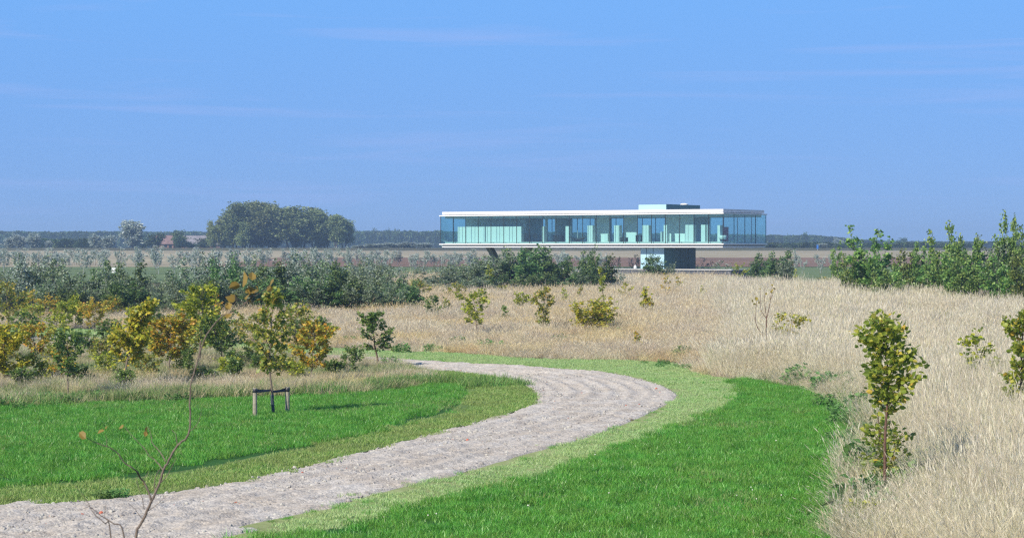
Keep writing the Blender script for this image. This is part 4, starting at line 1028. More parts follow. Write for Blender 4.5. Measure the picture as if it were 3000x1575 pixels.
for st, sx, ty, w, Y, lab in [(S_SILVT, 384, 641, 66, 620, 'tallest silver-leaved tree left of the grove'), (S_SILVT, 62, 680, 40, 640, 'silver tree near the left edge on the horizon, nearest to the corner pair'),
                              (S_SILVT, 100, 681, 42, 640, 'silver tree second from the left edge on the horizon'), (S_SILVT, 28, 692, 34, 640, 'low silver tree at the left edge on the horizon'),
                              (S_SILVT, 140, 700, 26, 640, 'small pale tree right of the silver pair at the left'), (S_SILVT, 281, 683, 36, 640, 'rounded silver tree left of the tallest silver one'),
                              (S_SILVT, 316, 688, 42, 640, 'low silver tree touching the tallest silver one on its left'), (S_DARKT, 448, 676, 52, 650, 'dark round tree between the tall silver tree and the farm roof'),
                              (S_DARKT, 528, 671, 52, 650, 'dark round tree standing in front of the farm roofs'), (S_DARKT, 420, 694, 40, 655, 'low dark tree behind the tall silver tree'), (S_DARKT, 592, 690, 55, 640, 'dark bushy tree at the left foot of the grove'),
                              (S_DARKT, 565, 706, 34, 655, 'low bush beside the grey barn')]:
    shrub(st, sx, ty, w, Y, lab, None, 'field_tree', 'tree')
_ordk[0] = -1
for sx, ty, w in [(1050, 716, 40), (1085, 712, 46), (1122, 712, 46), (1160, 708, 50), (1200, 706, 50), (1240, 710, 46)]:
    shrub(S_SILVT, sx, ty, w, 640, '%s low pale willow from the left between grove and house' % ordn(), 'pale willows right of the grove', 'willow', 'tree')
for sx, ty, w, Y, lab in [(1100, 665, 28, 1200, 'single round tree rising over the far wood right of the grove'), (1150, 665, 30, 1200, 'left one of two joined round trees over the far wood'), (1170, 668, 26, 1200, 'right one of two joined round trees over the far wood'),
                          (2358, 677, 28, 1100, 'highest round tree on the horizon right of the house'), (2302, 682, 16, 1100, 'small pointed tree on the horizon near the house end'), (2458, 692, 24, 1100, 'pale round tree on the horizon left of the conical shrub'),
                          (2488, 700, 24, 1100, 'low pale tree on the horizon just left of the conical shrub'), (2635, 694, 36, 1100, 'round tree alone on the horizon right of the conical shrub'),
                          (2408, 712, 28, 600, 'pale bush on the dike right of the house'), (2262, 712, 34, 600, 'green bush on the dike next to the house end'), (2588, 716, 18, 600, 'left one of two small bushes on the dike'), (2606, 717, 18, 600, 'right one of two small bushes on the dike')]:
    shrub(S_DARKT if 'pale' not in lab else S_SILVT, sx, ty, w, Y, lab, None, 'horizon_tree', 'tree')

# ---- the far wood, one mass
def wood_mesh(k):
    rg = np.random.default_rng(900 + k); mb = MB(); n = 420
    a = rg.random(n) * 6.283; z = rg.random(n) ** .8; r = 4.2 * np.sqrt(np.clip(1 - (z * .95) ** 2.2, 0, 1)) * (.75 + .3 * rg.random(n))
    r *= 1 + .18 * np.sin(a * 3 + k) + .1 * np.sin(z * 9 + k)
    Pn = np.stack([r * np.cos(a), r * np.sin(a), z * 9.4], 1); D = np.stack([np.cos(a), np.sin(a), z], 1)
    leaves(mb, rg, Pn, D, 1.15, LEAF2, .1, flat=.4); return mb.mesh('wood_%d' % k, F_FOREST)
C_WOOD = source_collection('wood_tree', [wood_mesh(k) for k in range(6)])
wr = np.random.default_rng(21)
n = 2600
sx = -120 + 3250 * wr.random(n); Y = 1180 + 160 * wr.random(n)
hx = np.interp(sx, [0, 300, 1000, 1290, 2240, 2400, 2520, 2620, 2760, 3100], [.98, .95, 1.0, .98, .80, .74, .50, .42, .40, .40])
P = np.column_stack([(sx - CX) * Y / F, Y])
P = P[:]; scatter('woodland', on(P), np.column_stack([.9 + .3 * wr.random(n)] * 2 + [hx * (.80 + .24 * wr.random(n))]), C_WOOD, 6, wr, label='far dark wood along the horizon', cat='woodland')
n = 420; sx = np.concatenate([110 + 170 * wr.random(150), 2240 + 600 * wr.random(270)]); Y = 660 + 60 * wr.random(n)
P = np.column_stack([(sx - CX) * Y / F, Y])
scatter('hedgerow', on(P), np.column_stack([.42 + .2 * wr.random(n)] * 2 + [np.where(sx < 400, .30, .20) * (.7 + .5 * wr.random(n))]), C_WOOD, 6, wr, label='low dark hedgerow scrub behind the dike', cat='hedge')

# ---- farm behind the trees
def gable(name, x, y, L, D, eave, ridge, rz, label, cat, wallm, roofm):
    o = prop(empty(name, (x, y, float(ground_z(y))), rz), label, cat)
    mb = MB(); mb.add([(-L / 2, -D / 2, 0), (L / 2, -D / 2, 0), (L / 2, D / 2, 0), (-L / 2, D / 2, 0), (-L / 2, -D / 2, eave), (L / 2, -D / 2, eave), (L / 2, D / 2, eave), (-L / 2, D / 2, eave)],
                     [(0, 1, 5, 4), (1, 2, 6, 5), (2, 3, 7, 6), (3, 0, 4, 7)])
    mb.add([(-L / 2, -D / 2, eave), (-L / 2, D / 2, eave), (-L / 2, 0, ridge - .05), (L / 2, -D / 2, eave), (L / 2, D / 2, eave), (L / 2, 0, ridge - .05)], [(0, 2, 1), (3, 4, 5)])
    mb.build('wall', wallm, o)
    mb = MB(); e_, t_ = .4, .18
    sl_ = (ridge - eave) / (D / 2)
    for s_ in (-1, 1):
        y0, z0 = s_ * (D / 2 + e_), eave - e_ * sl_
        mb.add([(-L / 2 - e_, y0, z0), (L / 2 + e_, y0, z0), (L / 2 + e_, 0, ridge), (-L / 2 - e_, 0, ridge), (-L / 2 - e_, y0, z0 + t_), (L / 2 + e_, y0, z0 + t_), (L / 2 + e_, 0, ridge + t_), (-L / 2 - e_, 0, ridge + t_)],
               [(0, 1, 2, 3), (4, 5, 6, 7), (0, 1, 5, 4), (1, 2, 6, 5), (2, 3, 7, 6), (3, 0, 4, 7)])
    rf = mb.build('roof', roofm, o)
    for k in (-.3, .1): box('window', M_GLASSBLACK, o, L * k - .6, L * k + .6, -D / 2 - .06, -D / 2 - .005, .9, 2.0)
    box('door', M_GLASSBLACK, o, L * .35 - .5, L * .35 + .5, -D / 2 - .06, -D / 2 - .005, 0, 2.1)
    return o, rf
fh, rf = gable('farmhouse', at(490, 690), 690, 7.0, 7.0, 2.2, 4.7, R(-12), 'brown-roofed farmhouse half hidden behind the horizon trees', 'house', M_BRICK, plain('brown_roof', (.20, .13, .12), .85, .2, .25, .6))
box('chimney', M_BRICK, rf, -2.2, -1.6, -.3, .3, 4.4, 5.3)
gable('barn', at(583, 690), 690, 12.0, 9.0, 2.0, 4.6, R(20), 'barn with long grey roof at the left foot of the grove', 'barn', M_BRICK, M_ROOFTILE)
o = prop(empty('sign_board', (at(2395, 575), 575, float(ground_z(575)))), 'tiny blue board on the dike right of the house', 'sign')
box('board', M_BLUE, o, -.25, .25, -.04, .04, .5, 1.6); box('post', M_STAKE, o, -.05, .05, .041, .1, 0, 1.5)
o = prop(empty('marker_board', (at(333, 240), 240, float(ground_z(240)))), 'small white board on a post behind the shrub belt', 'sign')
box('board', M_WHITE2, o, -.22, .22, -.03, .03, .9, 1.5); box('post', M_STAKE, o, -.04, .04, .031, .09, 0, 1.45)

# ================================================================== autumn saplings
def sap(sx, by, ty, wpx, mat, label, prof='oval', n=420, size=.10, crown0=.2, nb=16, sub=3, hide=0.0, tm=LEAFLOBE, bark=None, tr=.011, lean=None, name='sapling', rise=.8, group=None, jit=.045, **kw):
    X, Y = px(sx, by, hide); h = top_h(ty, Y); w = wpx * Y / F * (1.28 if Y < 110 else 1.15); k_ = .80 if Y < 110 else .9; n = int(n * 1.5 / k_ ** 2); size *= k_; sub += 1
    me = tree_meshes(name, int(sx * 7 + by), h, w, crown0=crown0, nb=nb, sub=sub, nleaf=n, size=size, tmpl=tm, prof=prof, rise=rise, bark=bark or M_BARK, leafmat=mat, tr=tr, jit=jit, flat=.35, wander=.05, **kw)
    return put_tree(name, me, X, Y, 0.0, (1, 1, 1), label, 'tree', group)
N1 = 900
sap(27, 1128, 940, 118, F_YELLOW, 'dense bright yellow bushy sapling cut by the left edge', 'oval', 1300, .115, .08, 22)
sap(106, 1062, 940, 84, F_ORANGE, 'orange and green sapling beside the bright yellow bush', 'oval', 560, .11, .22)
sap(30, 990, 815, 120, F_OLIVE, 'large olive oak sapling rising above the left edge bushes', 'oval', 900, .12, .12, 20)
sap(130, 945, 852, 95, F_ORANGE, 'rusty olive sapling in front of the left shrub belt', 'dome', 520, .12, .1)
sap(183, 965, 872, 62, F_YELGRN, 'round yellow-green sapling second row, left of the slim spire', 'oval', 380, .12, .2)
sap(219, 962, 850, 38, F_YELGRN, 'slim yellow-green spire-shaped sapling before the left belt', 'spire', 330, .11, .1)
sap(200, 1172, 955, 108, F_OAK, 'dark green oak sapling on a thin stem at the edge of the inner lawn', 'top', 420, .11, .38, 14)
sap(178, 1120, 1000, 62, F_ORANGE, 'small orange sapling leaning against the thin-stemmed dark oak', 'oval', 260, .10, .25, hide=.1)
sap(278, 972, 868, 80, F_ORANGE, 'bright orange bushy sapling in the second row', 'oval', 620, .12, .12)
sap(362, 1142, 866, 128, F_YELLOW, 'big yellow maple sapling in the middle of the left group', 'cone', 1150, .115, .24, 24)
sap(425, 1040, 940, 46, F_ORANGE, 'low yellow-orange sapling touching the big yellow maple on its right', 'oval', 240, .11, .2)
sap(320, 1020, 925, 60, F_OAK, 'dark green sapling behind the big yellow maple', 'oval', 380, .11, .1)
sap(498, 1098, 902, 118, F_ORANGE, 'dense orange-yellow maple sapling between yellow maple and tall yellow-green one', 'oval', 1150, .115, .26, 24)
sap(455, 960, 875, 42, F_OAK, 'small dark green sapling behind the orange-yellow maple', 'spire', 260, .11, .1)
sap(584, 1075, 822, 96, F_YELGRN, 'tall narrow yellow-green sapling behind the bent bare branch', 'even', 1000, .115, .24, 24)
sap(652, 1078, 905, 110, F_OAK, 'broad green oak sapling right of the tall yellow-green one', 'oval', 780, .11, .2, 20)
sap(648, 1010, 842, 38, F_ORANGE, 'orange spire behind the broad green oak sapling', 'spire', 260, .11, .2)
sap(700, 1010, 925, 60, F_OLIVE, 'olive sapling just behind the broad green oak sapling', 'oval', 320, .11, .1)
sap(624, 1130, 1078, 44, F_OAK, 'knee-high dark green bush in the rough grass below the oaks', 'dome', 240, .08, .05, 10, 2)
sap(550, 1114, 1012, 42, F_OAK, 'slender low green bush left of the knee-high one', 'even', 300, .085, .1, 12, 2)
sap(263, 1112, 1082, 28, F_OLIVE, 'tiny olive bush in the straw grass at the left', 'dome', 130, .08, .05, 8, 2)
sap(373, 1146, 1074, 46, F_OAK, 'small dark green bush at the foot of the big yellow maple', 'dome', 300, .085, .12, 10, 2)
sap(701, 1086, 1018, 70, F_OAK, 'low rounded green bush left of the staked tree', 'dome', 420, .09, .05, 12, 2)
sap(745, 1068, 1005, 50, F_OLIVE, 'low olive bush just behind the staked tree', 'dome', 300, .09, .05, 12, 2)
sap(910, 1132, 932, 98, F_ORANGE, 'rusty maple sapling right of the staked tree, on a bare stem', 'oval', 650, .115, .24, 18)

sap(852, 1066, 876, 112, F_OLIVE, 'olive oak sapling between the staked tree and the rusty maple', 'oval', 760, .11, .18, 20)
sap(948, 1092, 922, 52, F_OAK, 'slim green oak sapling right behind the rusty maple', 'even', 300, .11, .3, 12)
sap(1020, 1102, 1008, 60, F_OAK, 'shaggy green bush at the inner edge of the path', 'dome', 340, .085, .15, 12, 2)
sap(1109, 1076, 903, 78, F_OAK, 'single dark green oak sapling standing alone by the path', 'even', 460, .115, .30, 14, tr=.017, bark=M_BARKRED)
sap(1079, 920, 826, 74, F_YELLOW, 'yellow-orange bush at the foot of the shrub belt', 'oval', 560, .13, .06, 16, tm=LEAF2, stems=4, spread=.3)
sap(945, 930, 848, 66, F_ORANGE, 'orange bush before the shrub belt, left of the yellow-orange one', 'oval', 420, .12, .1, tm=LEAF2)
sap(960, 905, 826, 20, F_YELGRN, 'thin yellow-green spire behind the orange bush', 'spire', 110, .12, .1, 8, tm=LEAF2)
sap(1226, 895, 812, 74, F_OLIVE, 'olive-brown sapling at the right end of the shrub belt', 'oval', 480, .12, .1, tm=LEAF2)
sap(1268, 945, 860, 42, F_OAK, 'small green sapling below the olive-brown one', 'even', 240, .11, .1, 10, tm=LEAF2)
sap(1396, 985, 842, 86, F_YELGRN, 'yellow-green sapling with drooping arms in the dry meadow', 'top', 380, .12, .3, 14, hide=.2)
sap(1340, 890, 822, 60, F_OLIVE, 'olive sapling at the meadow edge before the house shrubs', 'oval', 320, .12, .1, tm=LEAF2)
sap(1437, 870, 774, 46, F_YELGRN, 'bright green-yellow sapling in front of the dark house shrubs', 'spire', 420, .12, .06, 16, tm=LEAF2)
sap(1475, 880, 832, 36, F_OLIVE, 'low olive sapling at the foot of the dark house shrubs', 'oval', 200, .12, .1, 10, tm=LEAF2)
sap(1526, 920, 852, 54, F_YELGRN, 'low spreading yellow-green sapling left of the tall spotted one', 'top', 260, .11, .2, 12, hide=.2, tm=LEAF2)
sap(1590, 972, 836, 46, F_OLIVE, 'slim olive sapling in the meadow left of the dense yellow bush', 'even', 480, .11, .12, 18, hide=.2)
sap(1739, 968, 866, 98, F_YELLOW, 'dense yellow-orange bush in the middle of the meadow', 'dome', 950, .12, .06, 18, hide=.25, stems=4, spread=.4)
sap(1768, 962, 780, 24, F_YELGRN, 'tall thin shoot with a leafy tip beside the dense yellow bush', 'top', 130, .11, .55, 8, sub=1, hide=.25)
sap(1902, 925, 838, 42, F_YELLOW, 'narrow yellow sapling in the meadow right of the dense yellow bush', 'spire', 380, .115, .06, 14, hide=.25, tm=LEAF2)
sap(1832, 880, 824, 38, F_YELLOW, 'faint yellow sapling in the back of the meadow', 'oval', 150, .11, .1, 10, hide=.3, tm=LEAF2)
sap(1947, 875, 796, 32, F_ORANGE, 'sparse orange sapling near the core end of the meadow', 'even', 110, .11, .1, 10, hide=.3, tm=LEAF2)
sap(1870, 1018, 968, 22, F_ORANGE, 'knee-high orange sapling low in the meadow', 'spire', 120, .085, .1, 8, hide=.2, tm=LEAF2)
sap(2320, 1030, 912, 82, F_YELLOW, 'open yellow sapling beside the nearly bare one', 'top', 150, .115, .3, 12, sub=2, hide=.2, bark=M_BARKRED)
sap(2164, 838, 768, 42, F_YELGRN, 'yellow-green sapling in front of the white plinth coping', 'oval', 240, .13, .1, 10, hide=.3, tm=LEAF2)
sap(2335, 850, 786, 22, F_YELGRN, 'slim yellow-green sapling past the bush pair', 'spire', 130, .12, .1, 8, hide=.3, tm=LEAF2)
sap(2393, 872, 824, 26, F_YELLOW, 'small yellow sapling in the meadow left of the conical shrub', 'oval', 110, .12, .1, 8, hide=.3, tm=LEAF2)
sap(2425, 850, 802, 42, F_OLIVE, 'dull olive sapling at the foot of the slender dark one', 'oval', 220, .12, .1, 10, hide=.3, tm=LEAF2)
sap(2630, 850, 795, 60, F_YELGRN, 'yellow patch of leaves on a low sapling right of the conical shrub', 'oval', 360, .12, .1, 12, hide=.4, tm=LEAF2)
sap(2520, 860, 818, 60, F_YELGRN, 'yellow-green low sapling at the foot of the conical shrub', 'dome', 300, .12, .05, 12, hide=.3, tm=LEAF2)
sap(2690, 838, 770, 60, F_YELGRN, 'yellow-leaved sapling at the left foot of the right thicket', 'oval', 320, .12, .1, 12, hide=.5, tm=LEAF2)
ex = np.random.default_rng(64)
for sx, by, w, h_, m_, lab in [(70, 1140, 60, 70, F_OAK, 'low green bush right of the bright yellow bush'), (130, 1125, 64, 80, F_YELGRN, 'low yellow-green bush left of the thin-stemmed oak'), (235, 1128, 60, 74, F_OAK, 'low green bush right of the thin-stemmed oak'),
                               (310, 1110, 64, 84, F_YELGRN, 'low yellow-green bush at the left foot of the big yellow maple'), (430, 1112, 66, 84, F_OLIVE, 'low olive bush between the two large maples'), (530, 1095, 56, 84, F_YELGRN, 'low yellow-green bush between orange maple and tall sapling'),
                               (590, 1128, 48, 60, F_OLIVE, 'low olive bush behind the bent bare branch'), (665, 1112, 56, 74, F_YELGRN, 'low yellow-green bush in front of the broad green oak'), (770, 1100, 56, 74, F_OAK, 'low green bush behind the stem of the staked tree'),
                               (870, 1112, 52, 70, F_YELGRN, 'low yellow-green bush left of the rusty maple stem'), (975, 1102, 46, 54, F_OAK, 'low green bush right of the slim oak'), (160, 1080, 60, 84, F_OLIVE, 'olive bush just above the thin-stemmed oak foot')]:
    sap(sx, by, by - h_, w, m_, lab, 'dome', 300, .09, .05, 12, 2)
for k, (sx, by, ty, w, m_, lab) in enumerate([
    (75, 1005, 905, 70, F_OAK, 'green sapling between the rusty one and the large olive oak'), (160, 1020, 915, 70, F_YELGRN, 'yellow-green sapling behind the thin-stemmed dark oak'),
    (245, 1040, 960, 66, F_OAK, 'green bush just left of the big yellow maple'), (300, 1060, 980, 60, F_OLIVE, 'olive bush at the left shoulder of the big yellow maple'),
    (400, 1000, 905, 50, F_OLIVE, 'olive sapling behind the right shoulder of the big yellow maple'), (540, 1000, 890, 60, F_OAK, 'green sapling behind the gap left of the tall yellow-green one'),
    (615, 1040, 915, 80, F_YELGRN, 'leafy yellow-green sapling at the right of the tall narrow one'), (740, 1020, 905, 72, F_OLIVE, 'olive sapling filling the gap left of the staked tree'),
    (20, 1060, 975, 66, F_ORANGE, 'orange sapling half behind the bright yellow bush'), (890, 1010, 925, 66, F_OAK, 'dark green sapling behind the rusty maple'),
    (470, 1050, 960, 60, F_OAK, 'green bush at the left foot of the orange-yellow maple'), (560, 1060, 960, 60, F_OLIVE, 'olive bush at the left foot of the tall yellow-green sapling'),
    (95, 960, 885, 60, F_YELGRN, 'small yellow-green sapling before the left belt'), (330, 940, 862, 50, F_OLIVE, 'thin olive sapling before the belt above the yellow maple'),
    (240, 945, 880, 50, F_ORANGE, 'small orange sapling right of the slim spire'), (830, 1100, 1030, 60, F_OLIVE, 'low olive growth under the oak between stake and rusty maple'),
    (690, 1120, 1040, 46, F_OAK, 'low green bush just left of the stakes')]):
    sap(sx, by, ty, w, m_, lab, 'oval', 330, .11, .1)
for sx, by, ty, w, m_, lab in [(2742, 836, 762, 52, F_YELGRN, 'yellow-green sapling in the middle of the right thicket foot'), (2822, 840, 772, 48, F_YELGRN, 'yellow-green sapling under the pointed right thicket'), (2560, 845, 775, 40, F_YELGRN, 'yellowing sapling against the right side of the conical shrub'), (1310, 915, 868, 26, F_OLIVE, 'small olive sapling at the left side of the meadow below the house shrubs'), (1655, 895, 842, 24, F_YELGRN, 'small yellow-green sapling behind the slim spotted one'), (1700, 880, 828, 22, F_OLIVE, 'thin olive sapling behind the dense yellow bush'),
                           (1990, 860, 808, 20, F_ORANGE, 'thin rusty sapling before the right side of the core'), (2060, 880, 835, 22, F_YELLOW, 'small yellow sapling in the meadow right of the core'), (1485, 940, 892, 24, F_OAK, 'small green sapling right of the drooping yellow-green one'),
                           (2150, 900, 850, 22, F_YELGRN, 'little yellow-green sapling up the meadow from the bare one'), (2770, 960, 905, 40, F_YELGRN, 'faint yellow sapling in the pale grass behind the large right one')]:
    sap(sx, by, ty, w, m_, lab, 'spire', 130, .11, .08, 9, hide=.3, tm=LEAF2)
# the large linden sapling in the tall grass at the right, and its neighbours
hero = sap(2588, 1490, 905, 126, F_HERO, 'large leafy sapling at the right edge of the lawn, in tall pale grass', 'oval', 560, .104, .48, 20, sub=4, tm=LEAF6, bark=M_BARKRED, tr=.010, jit=.06, width=.85, rise=1.2)
X, Y = px(2600, 1470); me = tree_meshes('low_sapling', 4242, 1.45, .85, crown0=.10, nb=14, sub=2, nleaf=420, size=.07, tmpl=LEAF6, prof='even', rise=.8, bark=M_BARKRED, leafmat=F_HERO, stems=3, spread=.2, tr=.008, jit=.05)
put_tree('sapling', me, X, Y + .4, 0, (1, 1, 1), 'thin leafy undergrowth sapling at the foot of the large right one', 'tree')
sap(2988, 1290, 880, 78, F_HERO, 'leafy sapling cut by the right edge of the picture', 'even', 620, .105, .2, 22, tm=LEAF6, bark=M_BARKRED)
sap(2885, 1180, 948, 100, F_YELGRN, 'sparse yellow-green sapling left of the one at the right edge', 'even', 170, .10, .25, 14, sub=2, tm=LEAF6, hide=.2)
sap(2530, 1545, 1452, 90, F_YELGRN, 'low yellow-green bush at the bottom edge of the lawn', 'dome', 260, .075, .05, 12, sub=2, tm=LEAF6)

# ---- hand-shaped branches for the almost bare saplings; coordinates are metres right of and above the foot
def sticks(name, X, Y, z0, limbs, leaf_pts, leaf_size, leafmat, label, bark, seed, leafname='leaf', thin=1.0):
    rg = np.random.default_rng(seed)
    o = prop(empty(name, (X, Y, z0)), label, 'tree')
    for k, (pts, r0, r1) in enumerate(limbs):
        q = smooth_line(np.array(pts, float), 5)
        q[1:-1] += rg.normal(0, r1 * .5, q[1:-1].shape)
        MB().tube(q, np.linspace(r0, r1, len(q)) * thin, 8 if k == 0 else 5).build('trunk' if k == 0 else 'branch', bark, o, True)
    for p in leaf_pts:
        mb = MB(); D = rg.normal(0, .5, (1, 3)) + [0, -.3, -.15]
        leaves(mb, rg, np.array([p[:3]]), D, (p[3] if len(p) > 3 else leaf_size) * .8, LEAF6, .2, 0, .02, .85)
        mb.build(leafname, leafmat, o)
    return o
# bare sapling in the meadow
bx, bY = px(2242, 1066); mpp = bY / F
def bp_(x, y, d=0.0): return ((x - 2242) * mpp, d, (1066 - y) * mpp)
def cc(x, y, d=0.0): return bp_(1900 + x / 3.144, 750 + y / 3.144, d)
sticks('bare_sapling', bx, bY, 0, [
    ([cc(1075, 990), cc(1080, 830), cc(1086, 700), cc(1088, 575)], .032, .020),
    ([cc(1088, 575), cc(1110, 480), cc(1125, 380), cc(1140, 270)], .016, .005),
    ([cc(1088, 575), cc(1075, 470), cc(1070, 400), cc(1070, 300)], .014, .005),
    ([cc(1088, 575), cc(1055, 530), cc(1035, 480), cc(1030, 300)], .013, .004),
    ([cc(1080, 790), cc(1040, 710), cc(1000, 650), cc(985, 560), cc(995, 430), cc(975, 345)], .014, .004),
    ([cc(1080, 830), cc(1120, 790), cc(1165, 700), cc(1190, 590)], .012, .004),
    ([cc(1040, 710), cc(1000, 640), cc(960, 520)], .008, .003),
    ([cc(1000, 600), cc(1040, 640), cc(1050, 670)], .007, .003),
    ([cc(1125, 400), cc(1150, 340), cc(1165, 290)], .007, .003)],
    [(*cc(995, 375), .15), (*cc(1005, 400), .17), (*cc(1008, 430), .13), (*cc(955, 400), .15), (*cc(962, 440), .15), (*cc(1120, 330), .15), (*cc(1095, 345), .13), (*cc(1150, 265), .14), (*cc(1160, 290), .13),
     (*cc(940, 332), .09), (*cc(972, 345), .09), (*cc(1108, 390), .11), (*cc(1132, 325), .13), (*cc(1030, 510), .07), (*cc(1036, 300), .06)],
    .13, F_BROWN, 'nearly bare forked sapling with a few orange leaves at the meadow edge', M_BARKRED, 5)
# bent bare sapling close to the camera
NB_Y = 12.5; mb_ = NB_Y / F
def nb_(x, y, d=0.0): return ((x - 400) * mb_, d, EYE + (HY - y) * mb_ - float(ground_z(NB_Y)))
def n3(x, y, d=0.0): return nb_(x / 2.862, 1150 + y / 2.862, d)
def n6(x, y, d=0.0): return nb_(200 + x / 1.7, 780 + y / 1.7, d)
LT = [(-.12, 0, -.05), (-.10, .05, .25), (-.06, .02, .55)]
sticks('bent_sapling', at(400, NB_Y), NB_Y, float(ground_z(NB_Y)), [
    (LT + [n3(1140, 1216), n3(1180, 1100), n3(1270, 910), n3(1340, 750), n3(1370, 640), n3(1420, 560), n3(1490, 440), n3(1580, 350), n6(607, 740), n6(608, 620), n6(640, 480), n6(690, 340), n6(760, 255), n6(800, 235), n6(850, 205), n6(900, 165), n6(940, 120)], .0155, .003),
    ([n3(1270, 910), n3(1245, 830), n3(1190, 720), n3(1140, 620, -.1), n3(1070, 560, -.12), n3(1000, 460, -.15), n3(870, 395, -.2)], .011, .004),
    ([n3(870, 395, -.2), n3(800, 355, -.22), n3(730, 305, -.25)], .004, .002),
    ([n3(945, 430, -.18), n3(945, 370, -.18), n3(930, 310, -.18)], .004, .002),
    ([n3(1390, 575), n3(1330, 500, .05), n3(1260, 430, .08), n3(1240, 350, .1), n3(1210, 290, .1)], .006, .002),
    ([n3(1365, 645), n3(1290, 590, .1), n3(1220, 540, .12), n3(1180, 490, .14), n3(1100, 410, .15), n3(1000, 310, .18)], .006, .002),
    ([n3(1490, 440), n3(1480, 400), n3(1470, 340), n3(1440, 310)], .005, .002),
    ([n3(1595, 320), n3(1640, 280), n3(1680, 200), n3(1690, 120)], .004, .0015),
    ([n3(1350, 750), n3(1400, 690), n3(1450, 600), n3(1480, 540)], .005, .002),
    ([n3(1300, 830), n3(1300, 720), n3(1340, 640)], .006, .003),
    ([n3(1210, 1080), n3(1150, 1000), n3(1120, 960), n3(1070, 920)], .004, .002),
    ([n3(1240, 990), n3(1310, 940), n3(1390, 870)], .004, .0015),
    ([n3(1210, 980), n3(1190, 880), n3(1150, 740), n3(1160, 620)], .004, .0015),
    ([n3(1190, 720), n3(1230, 690), n3(1250, 650)], .003, .0015),
    ([(-.08, 0, .40), n3(1040, 1216), n3(940, 1090), n3(850, 1030), n3(760, 960), n3(710, 930)], .009, .002),
    ([n3(940, 1090), n3(880, 1040), n3(890, 930)], .004, .0015),
    ([(-.10, .05, .25), n3(900, 1200, .1), n3(850, 1110, .1), n3(760, 1030, .1), n3(700, 920, .1), n3(600, 790, .1)], .008, .0015),
    ([n6(800, 235), n6(830, 190), n6(835, 160)], .003, .0015), ([n6(850, 205), n6(905, 170), n6(915, 150)], .003, .0015),
    ([n6(900, 165), n6(960, 130), n6(1005, 95), n6(1015, 65)], .0025, .0012), ([n6(780, 245), n6(800, 200), n6(795, 180)], .003, .0015)],
    [(*n3(735, 300, -.25), .062), (*n3(925, 290, -.18), .05), (*n3(930, 270, -.18), .045), (*n3(985, 285, .18), .05), (*n3(1212, 300, .1), .055), (*n3(1205, 330, .1), .035), (*n3(1195, 745), .035),
     (*n6(835, 165), .085), (*n6(830, 140), .075), (*n6(805, 185), .075), (*n6(795, 180), .055), (*n6(805, 235), .07), (*n6(870, 105), .09), (*n6(895, 95), .09), (*n6(880, 130), .085), (*n6(905, 135), .085), (*n6(855, 90), .08),
     (*n6(915, 70), .08), (*n6(910, 165), .07), (*n6(925, 175), .055), (*n6(1010, 70), .075), (*n6(1015, 100), .065), (*n6(890, 115), .08), (*n6(935, 100), .05)],
    .08, foliage('browning_leaves', [(.14, .17, .04), (.26, .27, .06), (.34, .21, .06), (.30, .29, .07)], trans=.4), 'bent bare sapling with grey bark and a few browning leaves close by', M_BARK, 9, thin=.62)

# ---- staked tree
SX, SY = px(795, 1218); mp_ = SY / F
def stk(x, y, d=0.0): return ((x - 795) * mp_, d, (1218 - y) * mp_)
def q8(x, y, d=0.0): return stk(700 + x / 8.45, 1080 + y / 8.45, d)
st = prop(empty('staked_tree', (SX, SY, 0)), 'young olive-leaved tree tied between two wooden stakes', 'tree')
tk = [q8(850, 1160), q8(845, 1000), q8(825, 800), q8(825, 640), q8(808, 480), q8(795, 330), q8(775, 160), q8(762, 0), stk(790, 1040), stk(793, 1000), stk(795, 960), stk(797, 900), stk(792, 868)]
q = smooth_line(np.array(tk), 4)
MB().tube(q, np.linspace(.034, .006, len(q)), 8).build('trunk', M_BARK, st, True)
MB().tube(smooth_line(np.array(tk[:4]), 5), .040, 10).build('trunk_guard', M_GUARD, st, True)
rg = np.random.default_rng(31)
mT = MB(); segA = []
for k in range(30):
    u = k / 29; p, _ = along(q, .52 + .47 * u); a = k * 2.399; Lb = 62 * mp_ * math.sin(math.pi * (.18 + .72 * u)) * (.75 + .5 * rg.random())
    d = np.array([math.cos(a), math.sin(a), .75]); bpp = walk(rg, p, d / np.linalg.norm(d), Lb * 1.15, 4, .14, .05)
    mT.tube(bpp, np.linspace(.010, .003, 5), 4, False); segA += list(zip(bpp[1:-1], bpp[2:]))
    for j in range(3):
        p2, d2 = along(bpp, .3 + .65 * rg.random()); d2 = d2 / np.linalg.norm(d2) + rg.normal(0, .5, 3); sp = walk(rg, p2, d2 / np.linalg.norm(d2), Lb * .4, 3, .15, .05)
        mT.tube(sp, .003, 3, False); segA += list(zip(sp[:-1], sp[1:]))
mT.build('branches', M_BARK, st)
A = np.array([a for a, b_ in segA]); B = np.array([b_ for a, b_ in segA]); i_ = rg.integers(0, len(A), 1000)
mC = MB(); leaves(mC, rg, A[i_] + (B[i_] - A[i_]) * rg.random((1000, 1)) + rg.normal(0, .035, (1000, 3)), (B - A)[i_] * 5, .105, LEAFLOBE, .25, 0, .35)
mC.build('crown', F_OLIVE, st)
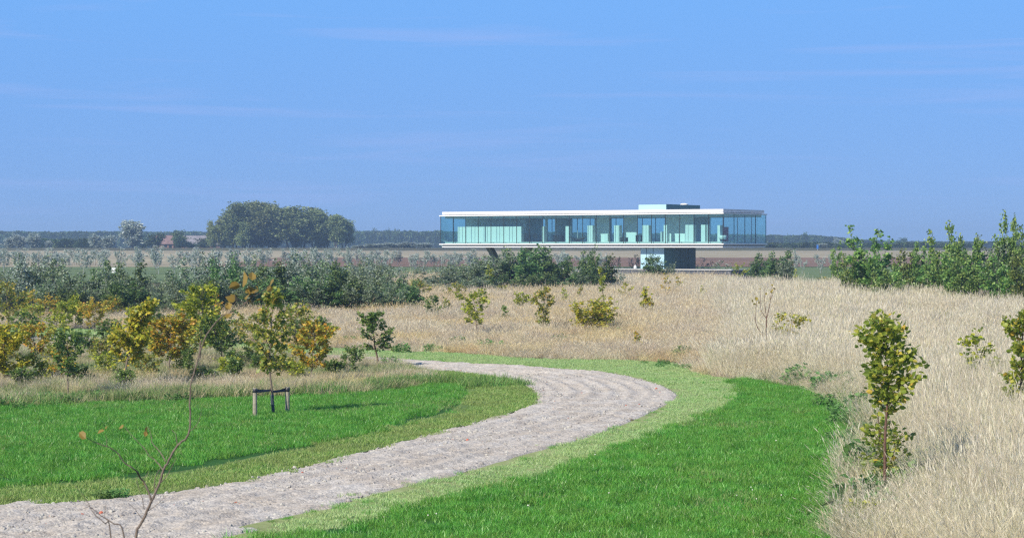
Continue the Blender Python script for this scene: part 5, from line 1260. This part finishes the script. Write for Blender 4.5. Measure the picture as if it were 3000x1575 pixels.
for sx_, by_, ty_, lab in ((747, 1223, 1136, 'wooden stake with a black strap, left of the staked tree'), (842, 1214, 1133, 'wooden stake with a black strap, right of the staked tree')):
    X, Y = px(sx_, by_); h = (by_ - ty_) * Y / F; r_ = 6.6 * Y / F
    po = prop(empty('wooden_stake', (X, Y, 0)), lab, 'stake')
    MB().lathe([(r_ * 1.02, -.05), (r_, h * .5), (r_ * .97, h - .012), (r_ * .9, h), (0, h + .001)], 14).build('pole', M_POST, po, True)
    MB().lathe([(r_ * 1.0, h - .105), (r_ * 1.09, h - .10), (r_ * 1.09, h - .02), (r_ * 1.0, h - .018)], 14).build('strap_ring', M_RUBBER, po, True)
    ex = (SX - X) + (q8(812, 540)[0]); n_ = 12; tt = np.linspace(0, 1, n_); sgn = 1 if ex > 0 else -1
    xs2 = sgn * r_ * .7 + (ex - sgn * r_ * .7) * tt; ys2 = -.03 + (SY - Y + .03) * tt; zc = h - .06 - .012 * np.sin(tt * 3.14) - .015 * tt
    hw = .046 * (1 - .25 * np.sin(tt * 3.14)); tw = .25 + tt * .8
    v = np.concatenate([np.column_stack([xs2, ys2 + s1 * .006 + np.sin(tw) * hw * s0, zc + np.cos(tw) * hw * s0]) for s0, s1 in ((1, 1), (-1, 1), (-1, -1), (1, -1))])
    mb = MB(); mb.add(v, [(r * n_ + k, r * n_ + k + 1, ((r + 1) % 4) * n_ + k + 1, ((r + 1) % 4) * n_ + k) for r in range(4) for k in range(n_ - 1)])
    mb.build('strap', M_RUBBER, po)

# ================================================================== haze: the autumn air between here and the horizon
mb = MB().box(-1600, 1600, -90, 2700, -1.2, 26)
hz = mb.build('haze', None)
hz.data.materials.clear()
hm = bpy.data.materials.new('haze_air'); hm.use_nodes = True; hn = hm.node_tree.nodes; hn.remove(hn['Principled BSDF'])
pv = hn.new('ShaderNodeVolumePrincipled'); pv.inputs['Color'].default_value = (.50, .72, 1.0, 1); pv.inputs['Density'].default_value = .00040; pv.inputs['Anisotropy'].default_value = .1
hm.node_tree.links.new(pv.outputs[0], hn['Material Output'].inputs['Volume'])
hz.data.materials.append(hm)
prop(hz, 'thin blue autumn haze', 'haze', None, 'stuff')
